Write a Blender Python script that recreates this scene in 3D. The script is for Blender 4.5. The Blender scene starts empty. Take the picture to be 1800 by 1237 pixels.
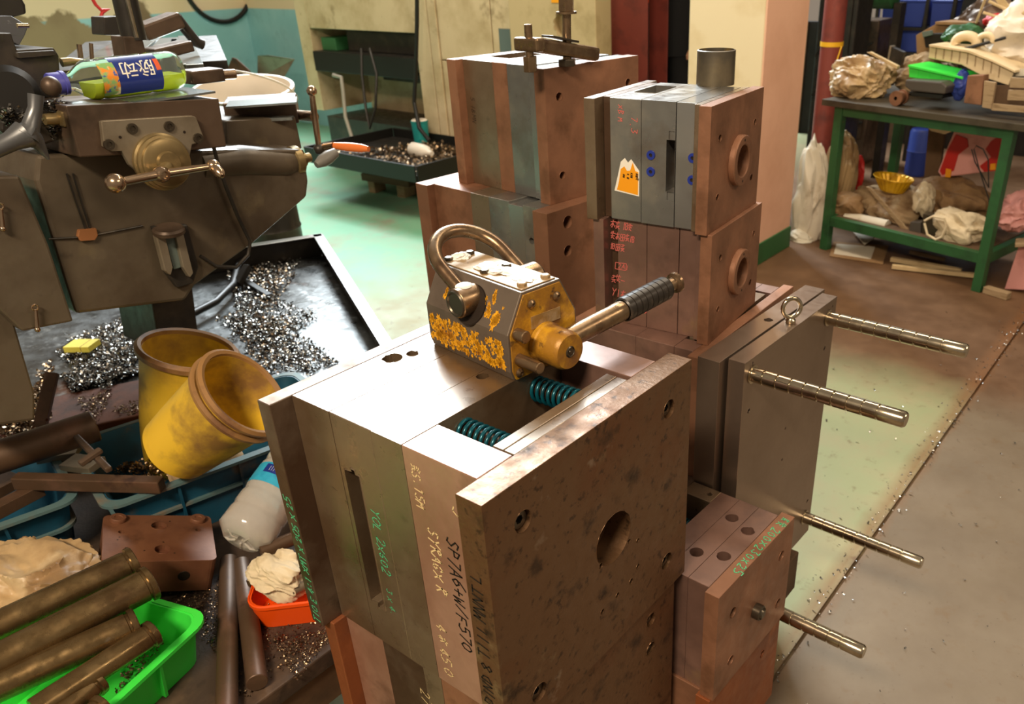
import bpy, bmesh, math, random
from mathutils import Vector, Matrix, noise
from mathutils.geometry import tessellate_polygon, delaunay_2d_cdt
random.seed(7)
PI = math.pi
SC = bpy.context.scene
COL = SC.collection

# ------------------------------------------------------------------ camera, world, lights, exposure
CAM = Vector((0.4933, -0.4467, 1.44))
YAW, PITCH, ROLL = math.radians(127.186), math.radians(28.34), math.radians(-1.308)
FPX, UX, UY = 1429.4, 1060.97, 690.52
fw = Vector((math.cos(YAW)*math.cos(PITCH), math.sin(YAW)*math.cos(PITCH), -math.sin(PITCH)))
r0 = Vector((math.sin(YAW), -math.cos(YAW), 0)); u0 = r0.cross(fw)
rt = math.cos(ROLL)*r0 + math.sin(ROLL)*u0
up = -math.sin(ROLL)*r0 + math.cos(ROLL)*u0
cd = bpy.data.cameras.new('camera'); cam = bpy.data.objects.new('camera', cd); COL.objects.link(cam)
cam.matrix_world = Matrix.Translation(CAM) @ Matrix((rt, up, -fw)).transposed().to_4x4()
cd.sensor_width = 36; cd.lens = FPX/1800*36
cd.shift_x = (900-UX)/1800; cd.shift_y = (UY-618.5)/1800
cd.clip_start = 0.02; cd.clip_end = 60
cd.dof.use_dof = True; cd.dof.focus_distance = 1.1; cd.dof.aperture_fstop = 9.0
SC.camera = cam

SC.view_settings.view_transform = 'Standard'; SC.view_settings.look = 'None'
SC.view_settings.gamma = 1; SC.view_settings.use_curve_mapping = False
SC.view_settings.exposure = 0.0

W = bpy.data.worlds.new('hall'); SC.world = W; W.use_nodes = True
W.node_tree.nodes['Background'].inputs[0].default_value = (1.0, 0.80, 0.60, 1)
W.node_tree.nodes['Background'].inputs[1].default_value = 0.27

def area(name, loc, target, sx, sy, power, col):
    l = bpy.data.lights.new(name, 'AREA'); l.shape = 'RECTANGLE'; l.size = sx; l.size_y = sy
    l.energy = power; l.color = col
    o = bpy.data.objects.new(name, l); COL.objects.link(o); o.location = loc
    o.rotation_euler = (Vector(target)-Vector(loc)).to_track_quat('-Z', 'Y').to_euler()
    return o
area('window_daylight', (-8.0, 7.0, 6.8), (-.25, .2, .95), 4.6, 4.0, 2500, (.86, .95, 1.0))
area('ceiling_lamp_near', (.45, -1.8, 3.2), (-.1, .6, .6), 1.0, .3, 135, (1.0, .80, .58))
area('fill_right', (2.6, 1.6, 3.2), (-.2, 1.2, .5), 1.5, .5, 34, (1.0, .80, .58))  # added warm fill for the aisle-facing sides, not an actual fitting
area('ceiling_lamp_far', (-.6, 2.6, 3.5), (-.6, 3.4, .5), 1.8, .6, 62, (1.0, .84, .64))
area('ceiling_lamp_left', (-3.6, 1.6, 3.6), (-3.9, 3.0, .4), 2.0, 1.0, 85, (1.0, .90, .76))

# ------------------------------------------------------------------ measuring helpers (a photo pixel onto a real plane)
def ray(px, py): return fw + rt*((px-UX)/FPX) - up*((py-UY)/FPX)
def at_x(px, py, v): d = ray(px, py); return CAM + d*((v-CAM.x)/d.x)
def at_y(px, py, v): d = ray(px, py); return CAM + d*((v-CAM.y)/d.y)
def at_z(px, py, v): d = ray(px, py); return CAM + d*((v-CAM.z)/d.z)

# ------------------------------------------------------------------ materials
def lin(c):
    if isinstance(c, str):
        c = tuple(int(c[i:i+2], 16)/255 for i in (0, 2, 4))
    return tuple((v/12.92 if v <= .04045 else ((v+.055)/1.055)**2.4) for v in c) + (1,)
def mat(name, base, layers=(), rough=.5, metal=0., bump=0., bscale=60, rvar=0., trans=0., ior=1.45, emit=None, stretch=(1, 1, 1), alpha=1., spec=.5, coat=0., crough=.3):
    m = bpy.data.materials.new(name); m.use_nodes = True
    nt = m.node_tree; N = nt.nodes; L = nt.links; b = N['Principled BSDF']
    b.inputs['Roughness'].default_value = rough; b.inputs['Metallic'].default_value = metal
    b.inputs['Transmission Weight'].default_value = trans; b.inputs['IOR'].default_value = ior
    b.inputs['Alpha'].default_value = alpha; b.inputs['Specular IOR Level'].default_value = spec
    b.inputs['Base Color'].default_value = lin(base)
    b.inputs['Coat Weight'].default_value = coat; b.inputs['Coat Roughness'].default_value = crough
    if emit: b.inputs['Emission Color'].default_value = lin(base); b.inputs['Emission Strength'].default_value = emit
    if layers or bump or rvar:
        tc = N.new('ShaderNodeTexCoord'); mp = N.new('ShaderNodeMapping'); mp.inputs['Scale'].default_value = stretch
        L.new(tc.outputs['Object'], mp.inputs['Vector'])
        cur = None
        for k, ly in enumerate(layers):
            col, sc_, lo, hi = ly[:4]; det = ly[4] if len(ly) > 4 else 6; amt = ly[5] if len(ly) > 5 else 1
            n = N.new('ShaderNodeTexNoise'); n.noise_dimensions = '4D'; n.inputs['W'].default_value = k*3.1 + (sum(map(ord, name)) % 50)*.37
            n.inputs['Scale'].default_value = sc_; n.inputs['Detail'].default_value = det; n.inputs['Roughness'].default_value = .6
            L.new(mp.outputs[0], n.inputs['Vector'])
            r = N.new('ShaderNodeMapRange'); r.inputs['From Min'].default_value = lo; r.inputs['From Max'].default_value = hi
            r.inputs['To Max'].default_value = amt
            L.new(n.outputs[0], r.inputs['Value'])
            mx = N.new('ShaderNodeMix'); mx.data_type = 'RGBA'
            L.new(r.outputs[0], mx.inputs['Factor'])
            if cur is None: mx.inputs['A'].default_value = lin(base)
            else: L.new(cur, mx.inputs['A'])
            mx.inputs['B'].default_value = lin(col); cur = mx.outputs['Result']
        if cur: L.new(cur, b.inputs['Base Color'])
        if rvar:
            n = N.new('ShaderNodeTexNoise'); n.inputs['Scale'].default_value = bscale*.3; n.inputs['Detail'].default_value = 6
            L.new(mp.outputs[0], n.inputs['Vector'])
            r = N.new('ShaderNodeMapRange'); r.inputs['From Min'].default_value = .3; r.inputs['From Max'].default_value = .7
            r.inputs['To Min'].default_value = max(.02, rough-rvar); r.inputs['To Max'].default_value = min(1, rough+rvar)
            L.new(n.outputs[0], r.inputs['Value']); L.new(r.outputs[0], b.inputs['Roughness'])
        if bump:
            n = N.new('ShaderNodeTexNoise'); n.inputs['Scale'].default_value = bscale; n.inputs['Detail'].default_value = 8
            L.new(mp.outputs[0], n.inputs['Vector'])
            bp = N.new('ShaderNodeBump'); bp.inputs['Strength'].default_value = bump; bp.inputs['Distance'].default_value = .002
            L.new(n.outputs[0], bp.inputs['Height']); L.new(bp.outputs[0], b.inputs['Normal'])
    return m
M = {}
# mould steels
M['plate_big'] = mat('pitted plate steel', '6d5138', [('93805f', 5, .565, .60, 9, .7), ('6b4226', 4.5, .5, .66, 7, .8), ('3a2a1e', 22, .55, .66, 10, .85), ('a08f7c', 8, .66, .69, 5, .45), ('2c2018', 90, .57, .66, 5, .7)], .42, .55, .25, 140, .12)
M['plate_dark'] = mat('brown stained steel', '5a4535', [('7a6a5a', 6, .5, .65, 6), ('3a2a20', 14, .55, .7, 8, .8)], .42, .6, .1, 120, .1)
M['steel_body'] = mat('grey brown steel', '7c6a54', [('654f38', 5, .45, .62, 6), ('8a7d6a', 9, .55, .7, 7, .7), ('4b3a2a', 22, .6, .7, 8, .5)], .34, .5, .06, 160, .1, coat=.8, crough=.34)
M['steel_pink'] = mat('rust tinted steel', '75594e', [('8f6e60', 6, .42, .6, 5), ('5c4840', 9, .52, .68, 7, .8), ('94784f', 7, .6, .68, 5, .6)], .42, .45, .08, 150, .1, coat=.5, crough=.38)
M['steel_rust'] = mat('thin orange rust', '825c45', [('9b6e53', 6, .45, .62, 6), ('65452f', 12, .55, .68, 8, .7)], .5, .35, .15, 150, .1)
M['steel_pale_pink'] = mat('pale pinkish steel', '9c7460', [('b08a76', 6, .45, .62, 5), ('6e4e3e', 5, .52, .6, 7, .9)], .4, .4, .08, 150, .1, coat=.5, crough=.38)
M['steel_orange'] = mat('bright orange rust', '8f5330', [('7a4930', 5, .5, .62, 6), ('a8673d', 10, .58, .68, 6, .6)], .5, .35, .12, 160, .1)
M['steel_bright'] = mat('ground bright steel', 'a9aaa8', [('8f8c85', 5, .5, .68, 4)], .27, .85)
M['steel_blue'] = mat('blued grey steel', '8b8b88', [('a5a096', 6, .48, .62, 5), ('75675a', 7, .54, .68, 6, .8)], .33, .75, .05, 160, .08)
M['top_bright'] = mat('milled top steel', 'b5b3ae', [('928a80', 8, .5, .7, 6), ('7d6a5a', 40, .6, .7, 6, .5)], .37, .85, .05, 200, .06)
M['steel_new'] = mat('new milled steel', '9a8878', [('8a7868', 3, .45, .65, 3)], .33, .85, 0, 300, .03)
M['chrome'] = mat('polished chrome', 'c4b8a0', [('a3957c', 30, .5, .7, 4)], .2, 1, 0, 100, .06)
M['hole'] = mat('dark bore', '2a211a', [], .6, .4)
M['screw'] = mat('black oxide screw', '5c5448', [], .3, .85)
M['spring'] = mat('teal lacquered spring', '0d5260', [('083440', 60, .5, .7)], .25, .35)
M['spring_edge'] = M['spring']
M['blue_ring'] = mat('blue anodised fitting', '2e3fa0', [], .35, .4)
# lifter
M['lift_body'] = mat('worn lifter paint', '6f6357', [('5d5147', 12, .5, .7, 6)], .36, .45, .05, 150, .08)
M['lift_yellow'] = mat('worn yellow paint', '9a6d20', [('c08f24', 24, .5, .6, 6), ('76502a', 18, .48, .6, 7), ('4a3424', 60, .58, .68, 6)], .42, .15, .25, 200, .1)
M['lift_patch'] = mat('flaked yellow paint', 'd79a17', [('a66a14', 60, .5, .65, 6)], .5, 0, .2, 200)
M['lift_steel'] = mat('worn handled steel', '8a7358', [('6a5340', 20, .5, .68, 6), ('a08a6c', 35, .6, .7, 4, .6)], .3, .85, .05, 200, .1)
M['lift_top'] = mat('chipped cream primer', '9c8462', [('8a6b3c', 30, .52, .62, 7), ('5d4331', 60, .6, .68, 7)], .5, .2, .3, 160)
M['paint_white'] = mat('white paint spill', 'dcdcd8', [('b8b0a4', 60, .6, .75)], .6, 0, .3, 160)
M['grip'] = mat('black ribbed rubber', '2b2621', [('4d4338', 60, .58, .7)], .35, .2)
# machine
M['cast'] = mat('dirty cast iron paint', '5f5546', [('4a3f32', 4, .42, .6, 6), ('75694f', 9, .58, .7, 6, .6), ('2e261e', 14, .6, .7, 8, .6)], .42, .2, .1, 100, .12)
M['cast_dark'] = mat('oily black cast iron', '33302c', [('4a4238', 10, .5, .7, 6)], .38, .4, .1, 100, .1)
M['cast_brown'] = mat('oily brown iron', '5b4a3c', [('3f3329', 8, .48, .64, 6), ('7a6450', 14, .6, .7, 6, .6)], .42, .4, .1, 120, .1)
M['plate_alu'] = mat('dull bracket plate', '8f8573', [('776b58', 12, .5, .7, 6)], .4, .6, .05, 150)
M['brass'] = mat('brassy dial', '8c7a55', [('6a5a3c', 20, .5, .7, 6)], .36, .7, .05, 150)
M['handle'] = mat('polished handle', 'b29a80', [('8a745c', 20, .55, .7, 5)], .2, .95)
M['way'] = mat('oiled slideway', 'aeb6b4', [('7f8480', 12, .55, .7, 5)], .2, .9)
M['rust_dark'] = mat('rust brown sheet', '6a3a22', [('4a2a1b', 10, .48, .62, 8), ('8a5636', 18, .6, .7, 6, .7)], .6, .2, .2, 120)
M['bench'] = mat('greasy bench board', '40332a', [('5d4a3a', 14, .5, .68, 8), ('2a211b', 30, .55, .7, 8)], .55, .1, .3, 160)
M['rod_dark'] = mat('brown round bar', '54402f', [('6e5140', 12, .5, .68, 6), ('46322a', 30, .58, .7, 7)], .48, .35, .1, 150)
M['bush'] = mat('oiled guide bush', '7a6443', [('96805a', 12, .5, .66, 6), ('5d4632', 9, .54, .68, 7), ('a39684', 30, .66, .72, 6, .5)], .28, .85, .04, 200, .1)
M['blue_crate'] = mat('dusty blue plastic', '174e66', [('203f50', 9, .48, .66, 7), ('5d5344', 16, .6, .72, 8, .8)], .5, 0, .1, 120)
M['rim_dust'] = mat('dusty crate rim', '4c6668', [('6e6252', 18, .5, .68, 8)], .6, 0, .15, 150)
M['yellow_pl'] = mat('stained yellow plastic', 'dcb534', [('a88434', 6, .48, .64, 8), ('6f5036', 7, .5, .64, 8, .85)], .4, 0, .08, 90, .08)
M['yellow_rim'] = mat('grimy cup rim', '8f6a3e', [('6f4d33', 18, .5, .66, 8)], .5, 0, .1, 90)
M['green_pl'] = mat('bright green plastic', '3fe04a', [('35b043', 8, .6, .75, 6, .6)], .38, 0, .04, 90)
M['rust_block'] = mat('brown rusted steel block', '6b4430', [('7d543c', 8, .48, .62, 7), ('4c3122', 14, .56, .68, 8, .8)], .5, .3, .15, 130)
M['orange_pl'] = mat('orange plastic', 'e8500e', [('b83f10', 16, .66, .76, 6)], .38)
M['bag_brown'] = mat('beige plastic bag', 'b3986f', [('8a6e4c', 6, .48, .62, 8), ('cbb794', 9, .58, .66, 6, .6)], .42, 0, .5, 40, trans=.0)
M['bag_white'] = mat('white sack', 'd6cbb8', [('ab9a80', 9, .55, .7, 6)], .6, 0, .1, 60)
M['rag'] = mat('cream cotton rag', 'd2c3a4', [('a8946f', 14, .55, .72, 6)], .8, 0, .2, 90)
M['cloth_dirty'] = mat('dirty beige cloth', 'a68d6a', [('7a5f42', 7, .5, .66, 7), ('c4b79c', 11, .58, .7, 6, .7)], .85, 0, .2, 90)
M['swarf'] = mat('steel swarf', '8f8d88', [], .25, 1)
M['swarf_brown'] = mat('bronzed swarf', '857058', [], .3, 1)
M['oil_pan'] = mat('oily pan floor', '343432', [('5d6060', 7, .42, .6, 8), ('6b3f24', 5, .6, .7, 8, .8), ('a4a8a8', 30, .56, .7, 8, .7)], .34, .6, .4, 60, .15)
M['white_pl'] = mat('white plastic', 'ded3c2', [('bdb09c', 8, .6, .75, 6)], .45)
M['black'] = mat('black rubber', '14120f', [], .45)
M['black_matte'] = mat('black cloth', '101012', [], .9)
M['red_post'] = mat('red oxide paint', '7a352c', [('5b2a25', 9, .5, .7, 7), ('8f4638', 14, .6, .72, 6, .6)], .5, 0, .05, 60)
M['yellow_paint'] = mat('yellow paint band', 'e0a91c', [], .5)
M['beige_paint'] = mat('aged beige machine paint', 'c4b08c', [('ab9670', 4, .45, .65, 7), ('7a6645', 9, .58, .72, 8, .7)], .45, 0, .03, 60, .1)
M['cream_wall'] = mat('cream wall plaster', 'e8d9b6', [('d8c49a', 4, .5, .7, 6), ('8d7c62', 40, .7, .76, 4, .6)], .8, 0, .15, 60)
M['pink_wall'] = mat('pale pink wall plaster', 'e9b89b', [('dba88a', 3, .45, .7, 5), ('a8806c', 45, .72, .77, 4, .5)], .75, 0, .1, 60)
M['green_base'] = mat('green skirting paint', '2f6238', [('264a2c', 8, .5, .7, 6)], .5, 0, .05, 60)
M['green_table'] = mat('green bench enamel', '2c5a34', [('25452b', 9, .5, .68, 7), ('5e5540', 30, .64, .72, 7)], .42, .1, .05, 90)
M['wood'] = mat('raw timber', '9b8464', [('7d6648', 12, .5, .66, 6)], .75, 0, .2, 90, stretch=(1, 8, 8))
M['wood_dark'] = mat('grimy timber', '5d4630', [('4a3725', 12, .5, .66, 7)], .75, 0, .2, 90)
M['wood_pale'] = mat('pale stick wood', 'c3ab80', [('a58b62', 14, .5, .7, 6)], .7)
M['cream_pl'] = mat('cream plastic tray', 'd6c19a', [('b8a078', 9, .55, .7, 6)], .5)
M['grey_pl'] = mat('dark grey plastic', '4a443e', [], .4)
M['blue_pl'] = mat('blue bin plastic', '2c3f8c', [('202c5c', 6, .55, .7)], .45)
M['red_pl'] = mat('red print', 'b81d18', [], .5)
M['pink_bag'] = mat('pink gift bag', 'd89a94', [('b87a74', 9, .5, .7)], .45)
M['cardboard'] = mat('brown cardboard', '8d6e4a', [('6f5436', 8, .5, .7, 6)], .85, 0, .1, 60)
M['paper'] = mat('off white paper', 'cdc5b2', [('a89c84', 14, .6, .74, 7)], .8)
M['skin'] = mat('skin', 'b98a6a', [], .5)
M['hair'] = mat('black hair', '0c0a09', [], .5)
M['pet'] = mat('clear bottle plastic', 'f4efe6', [], .12, 0, .6, 60, trans=.66, ior=1.12, coat=1, crough=.08)
M['drink_clear'] = mat('clear blue tinted plastic', 'f0fbfa', [], .06, 0, 0, trans=.97, ior=1.06)
M['drink'] = mat('green yellow drink', 'd6ec08', [], .15, 0)
M['label_blue'] = mat('blue bottle label', '1d2f7a', [('2a5aa8', 30, .6, .7)], .35)
M['label_cyan'] = mat('cyan bottle label', '2f9ec0', [('1d7aa8', 30, .5, .7)], .4)
M['ink_white'] = mat('white ink', 'e6e2d4', [], .7)
M['ink_black'] = mat('black marker ink', '17120f', [], .6)
M['ink_green'] = mat('green paint marker', '52b884', [], .6)
M['ink_chalk'] = mat('yellow chalk', 'd6be8a', [], .9)
M['ink_pink'] = mat('pink chalk', 'c9675f', [], .9)
M['sticker'] = mat('orange sticker', 'e89a12', [], .5)
M['glow'] = mat('daylight pane', 'eaf4ff', [], .5, emit=2.2)
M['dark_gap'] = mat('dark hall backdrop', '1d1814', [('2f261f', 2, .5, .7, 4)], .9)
M['glass_dark'] = mat('grey green glass', '5d6a66', [], .2)
M['teal_wall'] = mat('teal dado paint', '8abcc0', [('9cc8ca', 2, .45, .65, 5), ('78a6aa', 5, .55, .7, 6, .6), ('b5a88c', 20, .68, .74, 6, .7)], .7, 0, .1, 60)

# ------------------------------------------------------------------ mesh builder
class MB:
    def __init__(s): s.v = []; s.f = []
    def add(s, vs, fs):
        n = len(s.v); s.v += [Vector(p) for p in vs]; s.f += [tuple(i+n for i in f) for f in fs]; return s
    def box(s, x0, x1, y0, y1, z0, z1, T=None):
        vs = [Vector((x, y, z)) for z in (z0, z1) for y in (y0, y1) for x in (x0, x1)]
        if T is not None: vs = [T @ p for p in vs]
        return s.add(vs, [(0, 2, 3, 1), (4, 5, 7, 6), (0, 1, 5, 4), (2, 6, 7, 3), (0, 4, 6, 2), (1, 3, 7, 5)])
    def bar(s, a, b, w, h, side=Vector((0, 0, 1))):
        a = Vector(a); b = Vector(b); d = (b-a); L = d.length; d.normalize()
        y = side.cross(d)
        if y.length < 1e-4: y = Vector((1, 0, 0)).cross(d)
        y.normalize(); z = d.cross(y)
        T = Matrix.Translation(a) @ Matrix((d, y, z)).transposed().to_4x4()
        return s.box(0, L, -w/2, w/2, -h/2, h/2, T)
    def tube(s, pts, r, n=12, caps=True, closed=False):
        pts = [Vector(p) for p in pts]; m = len(pts); R = r if isinstance(r, (list, tuple)) else [r]*m
        ref = None; rings = []
        for i, p in enumerate(pts):
            a = pts[(i-1) % m] if (i > 0 or closed) else p
            b = pts[(i+1) % m] if (i < m-1 or closed) else p
            t = (b-a)
            if t.length < 1e-9: t = Vector((0, 0, 1))
            t.normalize()
            if ref is None:
                ref = Vector((0, 0, 1)) if abs(t.z) < .9 else Vector((1, 0, 0))
            x = ref - t*ref.dot(t)
            if x.length < 1e-5: x = t.orthogonal()
            x.normalize(); ref = x; y = t.cross(x)
            rings.append([p + (x*math.cos(2*PI*k/n) + y*math.sin(2*PI*k/n))*R[i] for k in range(n)])
        vs = [q for g in rings for q in g]; fs = []
        for i in range(m if closed else m-1):
            j = (i+1) % m
            for k in range(n):
                fs.append((i*n+k, i*n+(k+1) % n, j*n+(k+1) % n, j*n+k))
        if caps and not closed:
            fs.append(tuple(range(n))[::-1]); fs.append(tuple((m-1)*n+k for k in range(n)))
        return s.add(vs, fs)
    def cyl(s, a, b, r, r2=None, n=24, caps=True): return s.tube([a, b], [r, r if r2 is None else r2], n, caps)
    def lathe(s, prof, o, axis, n=32, ref=None):
        # prof: list of (radius, height); closed surface left open at the ends unless r = 0
        o = Vector(o); t = Vector(axis).normalized(); x = (ref and Vector(ref)) or t.orthogonal(); x = (x - t*x.dot(t)).normalized(); y = t.cross(x)
        vs = []; fs = []
        for (r, h) in prof:
            for k in range(n):
                a = 2*PI*k/n; vs.append(o + t*h + (x*math.cos(a) + y*math.sin(a))*max(r, 1e-5))
        for i in range(len(prof)-1):
            for k in range(n):
                fs.append((i*n+k, i*n+(k+1) % n, (i+1)*n+(k+1) % n, (i+1)*n+k))
        return s.add(vs, fs)
    def sphere(s, c, r, n=16, sc=(1, 1, 1)):
        prof = [(math.sin(PI*i/n), -math.cos(PI*i/n)) for i in range(n+1)]
        c = Vector(c); vs = []; fs = []
        for (a, h) in prof:
            for k in range(2*n):
                t = PI*k/n; vs.append(c + Vector((a*math.cos(t)*r*sc[0], a*math.sin(t)*r*sc[1], h*r*sc[2])))
        for i in range(n):
            for k in range(2*n): fs.append((i*2*n+k, i*2*n+(k+1) % (2*n), (i+1)*2*n+(k+1) % (2*n), (i+1)*2*n+k))
        return s.add(vs, fs)
    def face(s, o, u, v, nrm, outer, holes=()):
        # flat face with recesses: holes = [(2-D outline, depth)]
        o = Vector(o); u = Vector(u); v = Vector(v); nrm = Vector(nrm)
        P = lambda p, d=0: o + u*p[0] + v*p[1] - nrm*d
        loops = [list(outer)] + [list(h[0]) for h in holes]
        if not holes:
            flat = loops[0]; tris = tessellate_polygon([[Vector((p[0], p[1], 0)) for p in flat]])
        else:
            pts = [Vector((p[0], p[1])) for l in loops for p in l]; eds = []; b0 = 0
            for l in loops: eds += [(b0+i, b0+(i+1) % len(l)) for i in range(len(l))]; b0 += len(l)
            vo, _, fo = delaunay_2d_cdt(pts, eds, [], 1, 1e-7)[:3]
            flat = [tuple(p) for p in vo]; tris = []
            def inside(q, l):
                c = False; j = len(l)-1
                for i in range(len(l)):
                    if (l[i][1] > q[1]) != (l[j][1] > q[1]) and q[0] < (l[j][0]-l[i][0])*(q[1]-l[i][1])/(l[j][1]-l[i][1])+l[i][0]: c = not c
                    j = i
                return c
            for f_ in fo:
                q = (sum(flat[i][0] for i in f_)/len(f_), sum(flat[i][1] for i in f_)/len(f_))
                if inside(q, loops[0]) and not any(inside(q, l) for l in loops[1:]): tris.append(f_)
        fs = []
        for t in tris:
            a, b, c = [flat[i] for i in t[:3]]
            cr = (b[0]-a[0])*(c[1]-a[1])-(b[1]-a[1])*(c[0]-a[0])
            if abs(cr) < 1e-12: continue
            fs.append(tuple(t) if cr > 0 else tuple(t)[::-1])
        s.add([P(p) for p in flat], fs)
        for pts, d in holes:
            m = len(pts); area2 = sum(pts[i][0]*pts[(i+1) % m][1]-pts[(i+1) % m][0]*pts[i][1] for i in range(m))
            if area2 < 0: pts = pts[::-1]
            vs = [P(p) for p in pts] + [P(p, d) for p in pts]
            s.add(vs, [((i+1) % m, i, i+m, (i+1) % m+m) for i in range(m)] + [tuple(range(m, 2*m))])
        return s
    def prism(s, poly, o, u, v, nrm, depth, holes=()):
        # front face at o, extruded backwards by depth
        m = len(poly); a2 = sum(poly[i][0]*poly[(i+1) % m][1]-poly[(i+1) % m][0]*poly[i][1] for i in range(m))
        if a2 < 0: poly = poly[::-1]
        s.face(o, u, v, nrm, poly, holes)
        o = Vector(o); u = Vector(u); v = Vector(v); nrm = Vector(nrm); P = lambda p, d: o + u*p[0] + v*p[1] - nrm*d
        vs = [P(p, 0) for p in poly] + [P(p, depth) for p in poly]
        tri = tessellate_polygon([[Vector((p[0], p[1], 0)) for p in poly]])
        back = []
        for t in tri:
            a, b, c = [poly[i] for i in t]; cr = (b[0]-a[0])*(c[1]-a[1])-(b[1]-a[1])*(c[0]-a[0])
            back.append(tuple(i+m for i in (t if cr < 0 else tuple(t)[::-1])))
        s.add(vs, [(i, i+m, (i+1) % m+m, (i+1) % m) for i in range(m)] + back)
        return s
    def block(s, x0, x1, y0, y1, z0, z1, right=(), near=(), top=()):
        # right holes in (y,z), near holes in (x,z), top holes in (x,y); coordinates absolute in the local frame
        s.face((x1, 0, 0), (0, 1, 0), (0, 0, 1), (1, 0, 0), [(y0, z0), (y1, z0), (y1, z1), (y0, z1)], right)
        s.face((0, y0, 0), (1, 0, 0), (0, 0, 1), (0, -1, 0), [(x0, z0), (x1, z0), (x1, z1), (x0, z1)], near)
        s.face((0, 0, z1), (1, 0, 0), (0, 1, 0), (0, 0, 1), [(x0, y0), (x1, y0), (x1, y1), (x0, y1)], top)
        vs = [Vector((x, y, z)) for z in (z0, z1) for y in (y0, y1) for x in (x0, x1)]
        return s.add(vs, [(0, 2, 3, 1), (2, 6, 7, 3), (0, 4, 6, 2)])
    def build(s, name, m, parent=None, bevel=0., smooth=False, off=None, angle=35):
        me = bpy.data.meshes.new(name); o = bpy.data.objects.new(name, me); COL.objects.link(o)
        off = Vector(off) if off is not None else Vector((0, 0, 0))
        bm = bmesh.new(); vs = [bm.verts.new(p-off) for p in s.v]
        for f in s.f:
            if len(set(f)) < 3: continue
            try: bm.faces.new([vs[i] for i in f])
            except ValueError: pass
        bmesh.ops.remove_doubles(bm, verts=bm.verts, dist=2e-5)
        bm.normal_update(); bm.to_mesh(me); bm.free()
        me.materials.append(M[m] if isinstance(m, str) else m)
        if parent is not None: o.parent = parent
        else: o.location = off
        if smooth:
            me.polygons.foreach_set('use_smooth', [True]*len(me.polygons))
            me.set_sharp_from_angle(angle=math.radians(angle))
        if bevel:
            b = o.modifiers.new('edge', 'BEVEL'); b.width = bevel; b.segments = 2; b.limit_method = 'ANGLE'; b.angle_limit = math.radians(40)
            b.harden_normals = False
        return o
def circ(x, y, r, n=20, r2=None): return [(x+r*math.cos(2*PI*k/n), y+(r2 or r)*math.sin(2*PI*k/n)) for k in range(n)]
def rect(x0, x1, y0, y1): return [(x0, y0), (x1, y0), (x1, y1), (x0, y1)]
def thing(name, label, cat, loc=(0, 0, 0), rz=0., group=None):
    o = bpy.data.objects.new(name, None); COL.objects.link(o); o.location = loc; o.rotation_euler = (0, 0, rz)
    o.empty_display_size = .05; tag(o, label, cat, group); return o
def tag(o, label, cat, group=None, kind=None):
    o['label'] = label; o['category'] = cat
    if group: o['group'] = group
    if kind: o['kind'] = kind
    return o
def struct(o): o['kind'] = 'structure'; return o
def single(mb, name, m, label, cat, base, bevel=0, smooth=False, group=None, kind=None):
    return tag(mb.build(name, m, None, bevel, smooth, base), label, cat, group, kind)

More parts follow.
